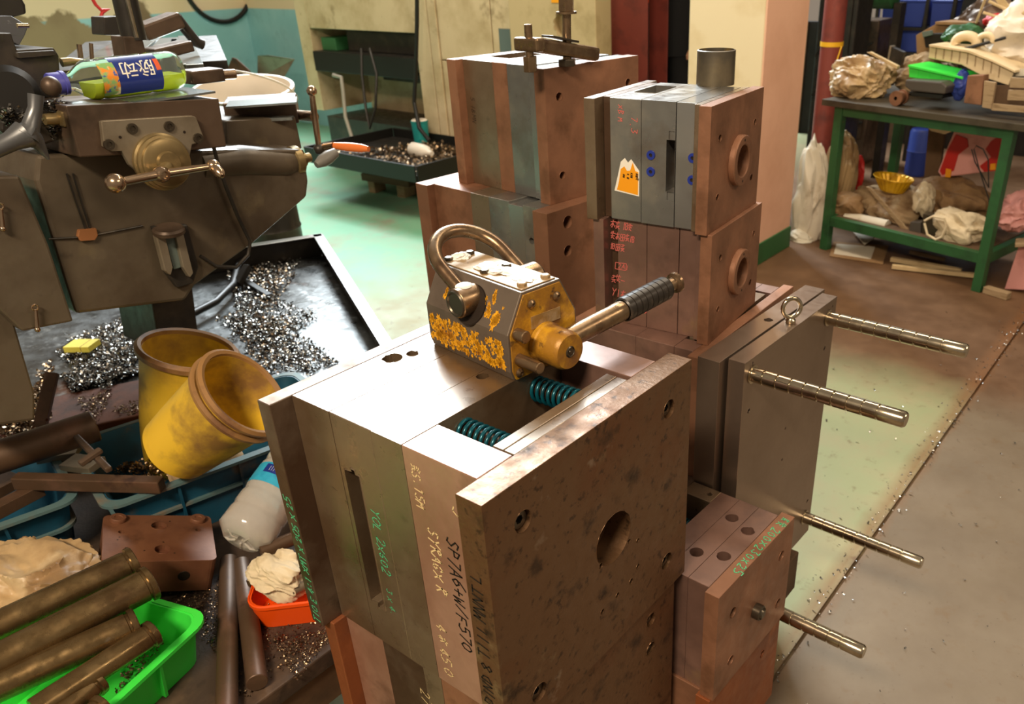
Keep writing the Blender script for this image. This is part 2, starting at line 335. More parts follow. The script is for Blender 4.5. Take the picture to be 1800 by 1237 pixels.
# ---- handwriting: each glyph is strokes on a 1 x 1.5 cell
G = {
 '0': [[(.5, 1.5), (.1, 1.1), (.1, .4), (.5, 0), (.9, .4), (.9, 1.1), (.5, 1.5)]], '1': [[(.3, 1.2), (.5, 1.5), (.5, 0)]],
 '2': [[(.1, 1.2), (.4, 1.5), (.85, 1.2), (.7, .7), (.1, 0), (.9, .05)]], '3': [[(.1, 1.4), (.8, 1.4), (.4, .85), (.9, .5), (.5, 0), (.1, .2)]],
 '4': [[(.6, 0), (.6, 1.5), (.1, .5), (.95, .5)]], '5': [[(.85, 1.5), (.2, 1.5), (.15, .9), (.7, .9), (.9, .45), (.5, 0), (.1, .1)]],
 '6': [[(.8, 1.5), (.25, .9), (.1, .35), (.5, 0), (.9, .35), (.5, .75), (.15, .5)]], '7': [[(.1, 1.5), (.9, 1.5), (.4, 0)]],
 '8': [[(.5, .8), (.15, 1.15), (.5, 1.5), (.85, 1.15), (.5, .8), (.1, .4), (.5, 0), (.9, .4), (.5, .8)]], '9': [[(.85, 1.1), (.5, 1.5), (.15, 1.1), (.5, .8), (.85, 1.1), (.7, 0)]],
 'X': [[(.1, 1.1), (.9, .1)], [(.9, 1.2), (.1, 0)]], 'A': [[(.05, 0), (.5, 1.5), (.95, 0)], [(.25, .6), (.75, .6)]],
 'B': [[(.15, 0), (.15, 1.5), (.8, 1.2), (.2, .8), (.9, .4), (.15, 0)]], 'D': [[(.15, 0), (.15, 1.5), (.8, 1.2), (.9, .5), (.15, 0)]],
 'E': [[(.9, 1.5), (.15, 1.5), (.15, 0), (.9, 0)], [(.15, .8), (.7, .8)]], 'F': [[(.9, 1.5), (.15, 1.5), (.15, 0)], [(.15, .8), (.7, .8)]],
 'G': [[(.9, 1.2), (.5, 1.5), (.1, 1), (.15, .2), (.6, 0), (.9, .5), (.55, .55)]], 'I': [[(.5, 0), (.5, 1.5)]], 'H': [[(.15, 0), (.15, 1.5)], [(.85, 0), (.85, 1.5)], [(.15, .8), (.85, .8)]],
 'L': [[(.2, 1.5), (.2, 0), (.85, 0)]], 'M': [[(.05, 0), (.2, 1.5), (.5, .6), (.8, 1.5), (.95, 0)]], 'N': [[(.1, 0), (.15, 1.5), (.85, 0), (.9, 1.5)]],
 'O': [[(.5, 1.4), (.1, 1), (.1, .4), (.5, .05), (.9, .4), (.9, 1), (.5, 1.4)]], 'P': [[(.2, 0), (.2, 1.5), (.85, 1.2), (.8, .8), (.2, .7)]],
 'R': [[(.2, 0), (.2, 1.5), (.85, 1.2), (.2, .75), (.9, 0)]], 'S': [[(.85, 1.3), (.4, 1.5), (.15, 1.1), (.8, .5), (.5, 0), (.1, .2)]],
 'T': [[(.05, 1.5), (.95, 1.5)], [(.5, 1.5), (.5, 0)]], 'W': [[(.05, 1.5), (.25, 0), (.5, 1), (.75, 0), (.95, 1.5)]], 'Y': [[(.1, 1.5), (.5, .8), (.9, 1.5)], [(.5, .8), (.4, 0)]],
 '+': [[(.1, .7), (.9, .7)], [(.5, .2), (.5, 1.2)]], '-': [[(.1, .7), (.9, .7)]], '.': [[(.45, 0), (.55, .1)]], ':': [[(.45, .3), (.55, .4)], [(.45, 1), (.55, 1.1)]],
 '/': [[(.1, 0), (.9, 1.5)]], '(': [[(.8, 1.6), (.3, 1.1), (.3, .3), (.8, -.1)]], '[': [[(.0, -.2), (3.3, -.2), (3.3, 1.7), (0, 1.7), (0, -.2)]],
 # simple character-like marks
 'a': [[(.0, 1.1), (1, 1.2)], [(.5, 1.5), (.45, 0), (.2, .2)], [(.5, .9), (.05, .3)], [(.55, .9), (1, .2)]],
 'b': [[(.05, 1.4), (.95, 1.4), (.9, .1), (.05, .1), (.05, 1.4)], [(.05, .8), (.9, .8)], [(.5, 1.4), (.5, .1)]],
 'c': [[(.2, 1.5), (.1, .9)], [(0, 1.1), (1, 1.15)], [(.6, 1.5), (.3, .1)], [(.2, .5), (.9, 0)], [(.1, .6), (.9, .65)]],
 'd': [[(.1, 1.3), (.9, 1.3)], [(.5, 1.5), (.5, .9), (.1, .9)], [(.1, .55), (.9, .6), (.2, 0)], [(.3, .4), (.95, 0)]],
 'e': [[(.05, 1), (.35, 1.1)], [(.2, 1.5), (.15, 0)], [(.5, 1.4), (.95, 1.4), (.9, .1), (.5, .1), (.5, 1.4)], [(.5, .8), (.9, .8)]],
}
def write(mb, text, o, d, upv, h, nrm, sw=.0016, sp=1.15, jit=.06, seed=1):
    rnd = random.Random(seed); o = Vector(o); d = Vector(d).normalized(); upv = Vector(upv).normalized(); nrm = Vector(nrm).normalized(); x = 0
    o = o + nrm*.0004
    for ch in text:
        s = h/1.5*(1+rnd.uniform(-.12, .12)); dy = rnd.uniform(-.1, .1)*h
        for st in G.get(ch, []):
            pts = [(p[0]+rnd.uniform(-jit, jit), p[1]+rnd.uniform(-jit, jit)) for p in st]
            P = [o + d*(x + (p[0]+.15*p[1])*s) + upv*(p[1]*s+dy) for p in pts]
            for i in range(len(P)-1):
                t = (P[i+1]-P[i]);
                if t.length < 1e-6: continue
                t.normalize(); q = nrm.cross(t)*sw*.5
                a = P[i]-t*sw*.3; b = P[i+1]+t*sw*.3
                mb.add([a-q, b-q, b+q, a+q], [(0, 1, 2, 3)])
        x += h/1.5*sp if ch != ' ' else h/1.5*.7
    return mb
def crumple(c, size, seed, det=5, rough=.3, freq=2.2, flat=None, sharp=True):
    mb = MB(); bm = bmesh.new(); bmesh.ops.create_icosphere(bm, subdivisions=det, radius=1); bm.verts.ensure_lookup_table()
    vs = []; rnd = random.Random(seed); A = Matrix.Rotation(rnd.uniform(0, 6), 3, 'Z') @ Matrix.Rotation(rnd.uniform(0, 3), 3, 'X')
    for v in bm.verts:
        p = v.co.copy(); q = A @ p; w = noise.noise_vector(q*1.3+Vector((seed, 0, 0)))*.55
        q = Vector((q.x*.55, q.y, q.z*1.5))*freq*.62 + w + Vector((seed*3.7, seed*1.3, -seed*2.1))
        n = noise.noise(p*1.1+Vector((seed*2.3, 0, 0)))*.9
        if sharp:
            n += (.42-abs(noise.noise(q))*1.9)*.62 + (.30-abs(noise.noise(q*2.3+Vector((5, 1, 2)))))*.34 + noise.noise(q*5.1)*.06
        p = p*(1 + rough*n)
        p = Vector((p.x*size[0], p.y*size[1], p.z*size[2]))
        if flat is not None and p.z < -flat: p.z = -flat + (p.z+flat)*.05
        vs.append(Vector(c)+p)
    mb.add(vs, [tuple(l.index for l in f.verts) for f in bm.faces]); bm.free(); return mb
def helix(mb, a, b, R, r, turns, n=14, seg=8):
    a = Vector(a); b = Vector(b); t = (b-a).normalized(); x = t.orthogonal().normalized(); y = t.cross(x); m = int(turns*n)
    pts = [a + (b-a)*(i/m) + (x*math.cos(2*PI*i/n)+y*math.sin(2*PI*i/n))*R for i in range(m+1)]
    return mb.tube(pts, r, seg)
def chips(mb, n, region, size, seed, zf=None, curl=True):
    # small bent slivers; region() returns a point on the supporting surface
    rnd = random.Random(seed)
    for i in range(n):
        p = region(rnd); a = rnd.uniform(0, 2*PI); s = size*rnd.uniform(.4, 1.4)
        d = Vector((math.cos(a), math.sin(a), rnd.uniform(-.5, .6))).normalized(); q = d.cross(Vector((rnd.uniform(-.6, .6), rnd.uniform(-.6, .6), 1))).normalized()
        w = s*rnd.uniform(.12, .35); nrm = d.cross(q)
        pts = [p, p+d*s*.35+nrm*s*.18, p+d*s*.7+nrm*s*.12, p+d*s-nrm*s*.12]
        for k in range(3): mb.add([pts[k]-q*w, pts[k+1]-q*w, pts[k+1]+q*w, pts[k]+q*w], [(0, 1, 2, 3)])
    return mb
def screw(parent, c, ax, r, name='socket_screw', m='screw'):
    # socket head screw, c = centre of the head face
    c = Vector(c); ax = Vector(ax).normalized(); x = ax.orthogonal().normalized(); y = ax.cross(x)
    mb = MB(); mb.face(c, x, y, ax, circ(0, 0, r, 20), [(circ(0, 0, r*.5, 6), r*.9)])
    mb.lathe([(r, 0), (r, -r*1.2)], c, ax, 20, ref=x)
    return mb.build(name, m, parent, smooth=True)

# ------------------------------------------------------------------ floor, walls
def floor_mat():
    m = bpy.data.materials.new('painted workshop floor'); m.use_nodes = True; nt = m.node_tree; N = nt.nodes; L = nt.links; b = N['Principled BSDF']
    tc = N.new('ShaderNodeTexCoord'); sp = N.new('ShaderNodeSeparateXYZ'); L.new(tc.outputs['Object'], sp.inputs[0])
    def noi(sc, det=8, w=0):
        n = N.new('ShaderNodeTexNoise'); n.noise_dimensions = '4D'; n.inputs['W'].default_value = w; n.inputs['Scale'].default_value = sc; n.inputs['Detail'].default_value = det; n.inputs['Roughness'].default_value = .65
        L.new(tc.outputs['Object'], n.inputs['Vector']); return n.outputs[0]
    def mr(v, a, b_, c=0, d=1):
        r = N.new('ShaderNodeMapRange'); r.inputs[1].default_value = a; r.inputs[2].default_value = b_; r.inputs[3].default_value = c; r.inputs[4].default_value = d; L.new(v, r.inputs[0]); return r.outputs[0]
    def math_(op, a, b_):
        r = N.new('ShaderNodeMath'); r.operation = op
        for i, q in enumerate((a, b_)):
            if isinstance(q, (int, float)): r.inputs[i].default_value = q
            else: L.new(q, r.inputs[i])
        return r.outputs[0]
    def mix(f, a, b_):
        r = N.new('ShaderNodeMix'); r.data_type = 'RGBA'; L.new(f, r.inputs['Factor'])
        for k, q in (('A', a), ('B', b_)):
            if isinstance(q, str): r.inputs[k].default_value = lin(q)
            else: L.new(q, r.inputs[k])
        return r.outputs['Result']
    n1 = noi(1.3, 8, 1); n2 = noi(5, 9, 2); n3 = noi(18, 9, 3); n4 = noi(.6, 5, 4); nf = noi(60, 6, 5)
    green = mix(mr(n2, .45, .62), '8a8e6a', '8f8a68'); green = mix(mr(n3, .58, .68, 0, .8), green, '6d6144')
    conc = mix(mr(n1, .4, .65), '776a58', '645645'); conc = mix(mr(n3, .56, .7, 0, .7), conc, '6a563f'); conc = mix(mr(nf, .62, .72, 0, .6), conc, '4f3f2f')
    brown = mix(mr(n2, .4, .65), '5c432e', '6e5239')
    teal = mix(mr(n2, .42, .62), '6fa886', '82a588'); teal = mix(mr(n1, .52, .62, 0, .85), teal, '8c8470')
    # x < 0 painted, x > 0 bare; wobble of the joint
    side = mr(math_('ADD', sp.outputs['X'], math_('MULTIPLY', math_('SUBTRACT', n3, .5), .03)), -.012, .0)
    col = mix(side, green, conc)
    # paint still fresh towards the machines on the left
    tl = mr(math_('ADD', sp.outputs['X'], math_('MULTIPLY', n4, .9)), -1.9, -2.6)
    col = mix(tl, col, teal)
    # brown oily traffic lane near the bench
    y = math_('ADD', sp.outputs['Y'], math_('MULTIPLY', math_('SUBTRACT', n1, .5), .5))
    lane = math_('MULTIPLY', math_('MULTIPLY', mr(y, 2.25, 2.6), mr(sp.outputs['X'], -2.6, -1.9)), mr(sp.outputs['X'], .5, .1))
    col = mix(lane, col, brown)
    # rust creeping beside the joint
    jd = math_('ABSOLUTE', math_('ADD', sp.outputs['X'], .02), 0); jr = math_('MULTIPLY', mr(math_('ADD', jd, math_('MULTIPLY', n2, .08)), .085, .03), .8)
    col = mix(jr, col, '7a5434')
    L.new(col, b.inputs['Base Color']); L.new(mr(n2, .3, .7, .42, .7), b.inputs['Roughness']); b.inputs['Specular IOR Level'].default_value = .3
    bp = N.new('ShaderNodeBump'); bp.inputs['Strength'].default_value = .25; bp.inputs['Distance'].default_value = .004; L.new(n3, bp.inputs['Height']); L.new(bp.outputs[0], b.inputs['Normal'])
    return m
M['floor'] = floor_mat()
mb = MB().box(-12, -.004, -3, 9, -.12, 0).box(.004, 5, -3, 9, -.12, -.003).box(-.004, .004, -3, 9, -.12, -.012)
struct(mb.build('floor', 'floor'))

def wall_mat():
    # plaster over a teal dado, with patches where the paint has peeled
    m = M['teal_wall'].copy(); m.name = 'peeling two-tone plaster'; nt = m.node_tree; N = nt.nodes; L = nt.links; b = N['Principled BSDF']
    teal = b.inputs['Base Color'].links[0].from_socket
    tc = N.new('ShaderNodeTexCoord'); sp = N.new('ShaderNodeSeparateXYZ'); L.new(tc.outputs['Object'], sp.inputs[0])
    n = N.new('ShaderNodeTexNoise'); n.inputs['Scale'].default_value = 1.6; n.inputs['Detail'].default_value = 7; L.new(tc.outputs['Object'], n.inputs['Vector'])
    def mr(v, a, c, d=0, e=1):
        r = N.new('ShaderNodeMapRange'); r.inputs[1].default_value = a; r.inputs[2].default_value = c; r.inputs[3].default_value = d; r.inputs[4].default_value = e; L.new(v, r.inputs[0]); return r.outputs[0]
    def mix(f, a, c):
        r = N.new('ShaderNodeMix'); r.data_type = 'RGBA'; L.new(f, r.inputs['Factor'])
        for k, q in (('A', a), ('B', c)):
            if isinstance(q, str): r.inputs[k].default_value = lin(q)
            else: L.new(q, r.inputs[k])
        return r.outputs['Result']
    col = mix(mr(sp.outputs['Z'], 1.035, 1.045), teal, 'e0c8a4')
    # bare cement patch: along the left wall up to y = 3.55
    ad = N.new('ShaderNodeMath'); ad.operation = 'MULTIPLY_ADD'; L.new(n.outputs[0], ad.inputs[0]); ad.inputs[1].default_value = 1.1; L.new(sp.outputs['Y'], ad.inputs[2])
    p1 = mr(ad.outputs[0], 4.16, 4.12)
    ad2 = N.new('ShaderNodeMath'); ad2.operation = 'MULTIPLY_ADD'; L.new(n.outputs[0], ad2.inputs[0]); ad2.inputs[1].default_value = .9; L.new(sp.outputs['Z'], ad2.inputs[2])
    p2 = mr(ad2.outputs[0], 1.58, 1.56)
    mu = N.new('ShaderNodeMath'); mu.operation = 'MULTIPLY'; L.new(p1, mu.inputs[0]); L.new(p2, mu.inputs[1])
    cem = mix(mr(n.outputs[0], .4, .6), '7a6348', '94805f')
    col = mix(mu.outputs[0], col, cem)
    L.new(col, b.inputs['Base Color']); return m
M['wall'] = wall_mat()
WX = -7.7
struct(MB().box(WX-.2, WX, -3, 4.6, 0, 1.6).build('wall_left', 'wall'))
struct(MB().box(WX-.2, -3.0, 4.6, 4.8, 0, 1.6).build('wall_back', 'wall'))
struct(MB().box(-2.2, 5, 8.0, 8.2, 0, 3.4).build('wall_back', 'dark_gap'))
# square pillar: cream on the near side, pink on the side towards the aisle, green skirting
px0, px1, py0, py1 = -1.70, -1.30, 3.18, 3.62
mb = MB().box(px0, px1-.004, py0, py1, 0, 3.2); struct(mb.build('wall_pillar', 'cream_wall', bevel=.006))
struct(MB().box(px1-.004, px1+.004, py0-.002, py1+.002, .115, 3.2).build('trim_1', 'pink_wall'))
struct(MB().box(px0-.012, px1+.012, py0-.012, py1+.012, 0, .115).build('baseboard_pillar', 'green_base', bevel=.004))

# ------------------------------------------------------------------ mould stacks
MT = .9633
def mold(name, label, loc, yaw, H, plates, group='injection mould bases in stacks', cat='mould'):
    t = thing(name, label, cat, loc, yaw, group); P = []
    for q in plates:
        nm, x0, x1, y0, y1, mt = q[:6]; o = q[6] if len(q) > 6 else {}
        z0 = o.get('z0', 0); z1 = o.get('z1', H); mb = MB()
        mb.block(x0+.0002, x1-.0002, y0, y1, z0, z1, o.get('right', ()), o.get('near', ()), o.get('top', ()))
        b = mb.build(nm, mt, t, bevel=o.get('bevel', .0011))
        for s in o.get('screws', ()): screw(b, *s)
        P.append(b)
    return t, P
def rs(pts, H, r, depth=.012, n=20): return [(circ(y, z, r, n), depth) for y, z in pts]
X1 = (1, 0, 0); X_ = (-1, 0, 0); Y1 = (0, 1, 0); Y_ = (0, -1, 0); Z1 = (0, 0, 1); Z_ = (0, 0, -1)
# --- the big mould in front
H = .364
sc = [(.056, .311), (.345, .314), (.347, .057), (.060, .049)]
small = [(.252, .156, .0035), (.272, .144, .0035), (.190, .157, .004), (.272, .099, .004), (.256, .084, .0045), (.224, .083, .004), (.190, .080, .004)]
holes = [(circ(y, z, .0135), .016) for y, z in sc] + [(circ(.218, .183, .0372, 36), .036)] + [(circ(y, z, r, 12), .012) for y, z, r in small]
slot = [(-.2745, .286), (-.2745, .074), (-.262, .074), (-.262, .066), (-.2465, .068), (-.2465, .286), (-.254, .286), (-.254, .292), (-.262, .292), (-.262, .288)]
t, P = mold('injection_mould', 'large mould base in front carrying the yellow magnetic lifter', (0, 0, MT-H), 0, H, [
    ('clamp_plate', -.037, 0, 0, .400, 'plate_big', dict(right=holes, bevel=.0018, screws=[((-.005, y, z), X1, .0112) for y, z in sc])),
    ('clamp_plate', -.385, -.359, 0, .400, 'plate_dark', dict(bevel=.0014)),
    ('cavity_plate', -.359, -.285, .032, .368, 'steel_body', dict(top=[(circ(-.337, .175, .0135), .05), (circ(-.325, .201, .0085), .05)], bevel=.0013)),
    ('core_plate', -.285, -.208, .032, .368, 'steel_body', dict(near=[(slot, .05)], bevel=.0013)),
    ('support_plate', -.208, -.155, .032, .368, 'steel_body', dict(top=[(circ(-.201+.004, .205, .0085), .03)], bevel=.0013)),
    ('spacer_block', -.155, -.037, .032, .087, 'steel_pale_pink', dict(bevel=.0013)),
    ('spacer_block', -.155, -.037, .312, .368, 'steel_pink', dict(bevel=.0013)),
    ('ejector_plate', -.072, -.0555, .091, .306, 'steel_body', dict(z0=.02, z1=.362)),
    ('ejector_plate', -.055, -.0385, .091, .306, 'steel_body', dict(z0=.02, z1=.362))])
MAIN = t; P[0]['label'] = 'big pitted clamp plate facing the aisle'
for y in (.128, .262):
    for z in (.334, .05):
        s_ = helix(MB(), (-.155, y, z), (-.072, y, z), .0155, .0026, 9).build('spring', 'spring', t, smooth=True, angle=60)
        MB().cyl((-.156, y, z), (-.071, y, z), .0105).build('return_pin', 'plate_dark', s_, smooth=True)
for mt, rows in (('ink_green', [('TIO E 4:1 XMT X 205 X 25', (-.362, 0, .004), Z1, X_, .0135, Y_, .0019), ('YOL 2X602', (-.236, .032, .245), Z_, X1, .016, Y_, .0016), ('3 X 4.', (-.236, .032, .115), Z_, X1, .012, Y_, .001),
                             ('5. 4', (-.003, 0, .012), Z1, X_, .009, Y_, .001)]),
                 ('ink_chalk', [('dS.15M', (-.143, .032, .345), Z_, X1, .013, Y_, .0018), ('SYRAGX R', (-.130, .032, .262), Z_, X1, .017, Y_, .0022), ('SJ', (-.080, .032, .312), Z_, X1, .022, Y_, .0018), ('4 a 45 O', (-.142, .032, .108), Z_, X1, .017, Y_, .0019)]),
                 ('ink_black', [('SP7A6+W/F570', (-.100, .032, .262), Z_, X1, .019, Y_, .0022), ('RESIDIND 8 TIII MNNT L', (-.014, 0, .018), Z1, X_, .016, Y_, .0020)])):
    for k, (tx, o, d, u, h, nr, sw) in enumerate(rows):
        w_ = write(MB(), tx, o, d, u, h, nr, sw, seed=len(tx)+k).build('handwriting', mt, t); w_['label'] = {'ink_green': 'green marker handwriting', 'ink_chalk': 'yellow chalk handwriting', 'ink_black': 'black marker handwriting'}[mt]
# --- the mould under it
H2 = .30
sh = [(.312-.012, MT-.364-.396+.364-.665+.666-.299+.03), ]
hz = [MT-.396-(MT-.364-H2), MT-.455-(MT-.364-H2)]
t, P = mold('injection_mould', 'rusty mould base directly beneath the large front mould', (-.004, .012, MT-.364-H2), 0, H2, [
    ('clamp_plate', -.036, 0, 0, .366, 'plate_big', dict(right=[(circ(.300, z, .0115), .014) for z in hz], bevel=.0016, screws=[((-.005, .300, z), X1, .0098) for z in hz])),
    ('clamp_plate', -.374, -.348, 0, .366, 'steel_orange', dict(bevel=.0014)),
    ('cavity_plate', -.348, -.268, .022, .344, 'steel_pale_pink'), ('core_plate', -.268, -.185, .022, .344, 'plate_dark'),
    ('support_plate', -.185, -.15, .022, .344, 'steel_body'), ('spacer_block', -.15, -.036, .022, .075, 'steel_rust'), ('spacer_block', -.15, -.036, .29, .344, 'steel_rust')])
mb = MB(); write(mb, '27', (-.20, .022, .25), Z_, X1, .02, Y_, .0016); mb.build('handwriting', 'ink_chalk', t)
def bearers(name, label, x0, x1, y0, y1, h, z=0):
    t = thing(name, label, 'timber', ((x0+x1)/2, (y0+y1)/2, z)); cx, cy = (x0+x1)/2, (y0+y1)/2
    w = .07
    for k in range(3):
        yy = y0 + (y1-y0-w)*k/2
        MB().box(x0-cx, x1-cx, yy-cy, yy+w-cy, 0, h*.62).build('bearer', 'wood_dark', t, bevel=.003)
    for k in range(3):
        xx = x0 + (x1-x0-.09)*k/2
        MB().box(xx-cx, xx+.09-cx, y0-cy, y1-cy, h*.62+.0002, h).build('board', 'wood_dark', t, bevel=.003)
    return t
bearers('timber_stand', 'dark timber stand under the front mould stack', -.375, -.01, .01, .385, MT-.364-H2)
# --- small moulds lower right
H3 = .219; zS = MT-.37-H3
sh = [(.208, H3-.057), (.214, H3-.168), (.047, H3-.063), (.051, H3-.170)]
t, P = mold('injection_mould', 'small brown mould base with green size marking on its top plate', (.070, .384, zS), -.027, H3, [
    ('clamp_plate', -.025, 0, 0, .248, 'steel_rust', dict(right=[(circ(y, z, .0095), .014) for y, z in sh], screws=[((-.005, y, z), X1, .0078) for y, z in sh], bevel=.0014)),
    ('cavity_plate', -.0625, -.025, .012, .236, 'steel_pink', dict(top=[(circ(-.045, .167, .0115), .03), (circ(-.044, .087, .0115), .03)])),
    ('core_plate', -.100, -.0625, .012, .236, 'steel_pink', dict(top=[(circ(-.084, .182, .0115), .03), (circ(-.084, .070, .0115), .03)])),
    ('support_plate', -.137, -.100, .012, .236, 'steel_pink'),
    ('spacer_block', -.195, -.137, .198, .236, 'steel_body', dict(top=[(circ(-.150, .218, .005), .012)])), ('spacer_block', -.195, -.137, .012, .05, 'steel_body'),
    ('clamp_plate', -.22, -.195, 0, .248, 'plate_dark')])
helix(MB(), (-.195, .15, H3-.03), (-.137, .15, H3-.03), .012, .002, 8).build('spring', 'spring', t, smooth=True)
mb = MB().lathe([(.0, .016), (.007, .016), (.0095, .012), (.011, .014), (.0135, .012), (.0135, 0)], (0, .126, H3-.118), X1, 24); mb.build('sprue_bush', 'screw', t, smooth=True)
mb = MB(); write(mb, 'dc 200X230X25', (-.0165, .236, H3), Y_, X1, .0145, Z1, .0017, 1.45); w_ = mb.build('handwriting', 'ink_green', t); w_['label'] = 'green marker size on the top edge'
t, P = mold('injection_mould', 'orange rusted mould base at the bottom right under the small brown mould', (.066, .380, zS-.21), -.02, .21, [
    ('clamp_plate', -.026, 0, 0, .25, 'steel_orange', dict(right=[(circ(.186, .21-.048, .008), .014)])), ('cavity_plate', -.09, -.026, .012, .238, 'steel_rust'), ('core_plate', -.16, -.09, .012, .238, 'plate_dark'), ('clamp_plate', -.186, -.16, 0, .25, 'steel_rust')])
bearers('timber_stand', 'dark timber stand under the two small moulds', -.11, .06, .385, .625, zS-.21)
# --- right hand tower of the back row
zT2 = MT-.13; H4 = .198
sc4 = [(.038, .149), (.191, .149), (.190, .0545), (.038, .0545)]
def tower_mold(label, loc, yaw, mats, extra, H, ring=True):
    cl, pa, pb, pc, fr = mats
    t, P = mold('injection_mould', label, loc, yaw, H, [
        ('clamp_plate', -.021, 0, 0, .226, fr, dict(right=[(circ(y, z, .006, 14), .012) for y, z in sc4]+[(circ(.121, .098, .026, 30), .02)], screws=[((-.005, y, z), X1, .0048) for y, z in sc4])),
        ('backing_plate', -.034, -.021, .012, .214, cl, {}),
        ('cavity_plate', -.068, -.034, .02, .206, pc, {}),
        ('core_plate', -.131, -.069, .02, .206, pb, extra),
        ('support_plate', -.190, -.1315, .02, .206, pa, dict(top=extra.get('top2', ()))),
        ('spacer_block', -.207, -.190, .028, .198, 'plate_dark', {}),
        ('clamp_plate', -.228, -.207, 0, .226, cl, {})])
    r = MB().lathe([(.026, -.004), (.026, .009), (.028, .0105), (.040, .0105), (.042, .0085), (.042, 0)], (0, .121, .098), X1, 40).build('locating_ring', fr, t, smooth=True)
    MB().lathe([(0, .0108), (.0022, .0108), (.0022, .0106)], (.0, .121, .132), X1, 8).build('screw', 'hole', r); MB().lathe([(0, .0108), (.0022, .0108), (.0022, .0106)], (.0, .121, .064), X1, 8).build('screw', 'hole', r)
    return t
t1 = tower_mold('bright grey mould base with torn orange sticker and blue fittings', (-.147, .685, zT2+H4), .112, ('steel_body', 'steel_blue', 'steel_blue', 'steel_bright', 'steel_rust'),
    dict(near=[(rect(-.085, -.0695, .059, .143), .04), (rect(-.081, -.0695, .1432, .157), .002), (rect(-.083, -.0695, .044, .0588), .002)]+[(circ(-.113, z, .0055, 16), .008) for z in (.116, .089)], top2=[(rect(-.178, -.140, .085, .165), .04)]), .202)
for x, y, z in ((-.113, .02, .116), (-.113, .02, .089), (-.038, .02, .118), (-.038, .02, .083)):
    MB().lathe([(.003, .0005), (.0032, .0018), (.0075, .0018), (.0078, .0002)], (x, y, z), Y_, 22).build('blue_fitting', 'blue_ring', t1, smooth=True)
    MB().lathe([(0, .0004), (.0032, .0006)], (x, y, z), Y_, 12).build('port', 'hole', t1)
# torn sticker
def flatpoly(mb, pts, y): mb.add([(x, y, z) for x, z in pts], [tuple(range(len(pts)))]); return mb
sk = MB(); sk.face((0, .0197, 0), X1, Z1, Y_, [(-.183, .050), (-.135, .045), (-.1345, .088), (-.150, .106), (-.156, .100), (-.162, .107), (-.170, .100), (-.176, .076)]); s0 = sk.build('sticker', 'ink_white', t1); s0['label'] = 'torn orange and white sticker'
sk = MB(); sk.face((0, .0195, 0), X1, Z1, Y_, [(-.178, .052), (-.137, .047), (-.1365, .086), (-.142, .087), (-.147, .101), (-.152, .087), (-.158, .086), (-.163, .093), (-.170, .088), (-.174, .066)]); s1 = sk.build('print', 'sticker', s0)
mb = MB(); write(mb, 'abc', (-.1412, .0193, .084), Z_, X1, .005, Y_, .0008); write(mb, 'dae', (-.151, .0193, .084), Z_, X1, .004, Y_, .0007); write(mb, 'c.b', (-.158, .0193, .082), Z_, X1, .004, Y_, .0007); write(mb, 'be', (-.166, .0193, .080), Z_, X1, .004, Y_, .0006); mb.build('lettering', 'ink_black', s0)
mb = MB()
for tx, x, z, h in (('XB M', -.174, .192, .010), ('7.3', -.150, .175, .012)): write(mb, tx, (x, .0198, z), Z_, X1, h, Y_, .0011)
mb.build('handwriting', 'ink_pink', t1)
t2 = tower_mold('reddish brown mould base with pink chalk marks below the stickered one', (-.140, .692, zT2), .105, ('steel_pink', 'steel_pink', 'steel_pink', 'steel_pink', 'steel_rust'), {}, H4)
mb = MB()
for tx, z in (('ad ec', .178), ('cabde', .158), ('ebd', .139), ('dc-', .078), ('YIaJ', .052), ('HO', .026)):
    write(mb, tx, (-.205 if z > .03 else -.15, .0198, z), X1, Z1, .013, Y_, .0013, seed=int(z*1000))
write(mb, '[', (-.196, .0198, .104), X1, Z1, .011, Y_, .0011); write(mb, '2AI', (-.190, .0198, .105), X1, Z1, .010, Y_, .0011)
w_ = mb.build('handwriting', 'ink_pink', t2); w_['kind'] = 'stuff'; w_['label'] = 'pink chalk characters'
H5 = .42
t, P = mold('injection_mould', 'wide rusty mould base at the bottom of the right rear stack', (-.127, .640, zT2-H5), .03, H5, [
    ('clamp_plate', -.022, 0, 0, .40, 'steel_rust'), ('spacer_block', -.06, -.022, .02, .06, 'steel_pink'), ('spacer_block', -.06, -.022, .34, .38, 'steel_pink'), ('ejector_plate', -.058, -.03, .07, .33, 'steel_body'), ('cavity_plate', -.14, -.06, .02, .38, 'steel_pink'), ('core_plate', -.25, -.14, .02, .38, 'steel_pink'), ('clamp_plate', -.285, -.25, 0, .40, 'steel_rust')])
bearers('timber_stand', 'dark timber stand under the right rear stack', -.40, -.14, .66, 1.02, zT2-H5)
# --- left hand tower
t, P = mold('injection_mould', 'tall mould base with peeling bright seam and a step clamp lying on top', (-.597, .824, MT+.02), -.119, .265, [
    ('clamp_plate', -.030, 0, 0, .276, 'steel_rust', dict(right=[(circ(.037, .210, .0085), .02), (circ(.037, .055, .0085), .02), (circ(.242, .214, .0085), .02)])),
    ('backing_plate', -.05, -.03, .014, .262, 'steel_bright', {}),
    ('insert', -.066, -.05, .0185, .24, 'steel_bright', dict(z0=.0, z1=.262)),
    ('cavity_plate', -.134, -.066, .02, .256, 'steel_blue'), ('core_plate', -.180, -.134, .02, .256, 'steel_rust'), ('support_plate', -.278, -.180, .02, .256, 'steel_body', dict(top=[(rect(-.262, -.196, .08, .19), .04)])),
    ('clamp_plate', -.308, -.278, 0, .276, 'steel_rust')])
P[2]['label'] = 'bright split steel insert'; mb = MB(); write(mb, '5 IBMN', (-.262, .02, .190), Z_, X1, .013, Y_, .0008); mb.build('handwriting', 'ink_black', t)
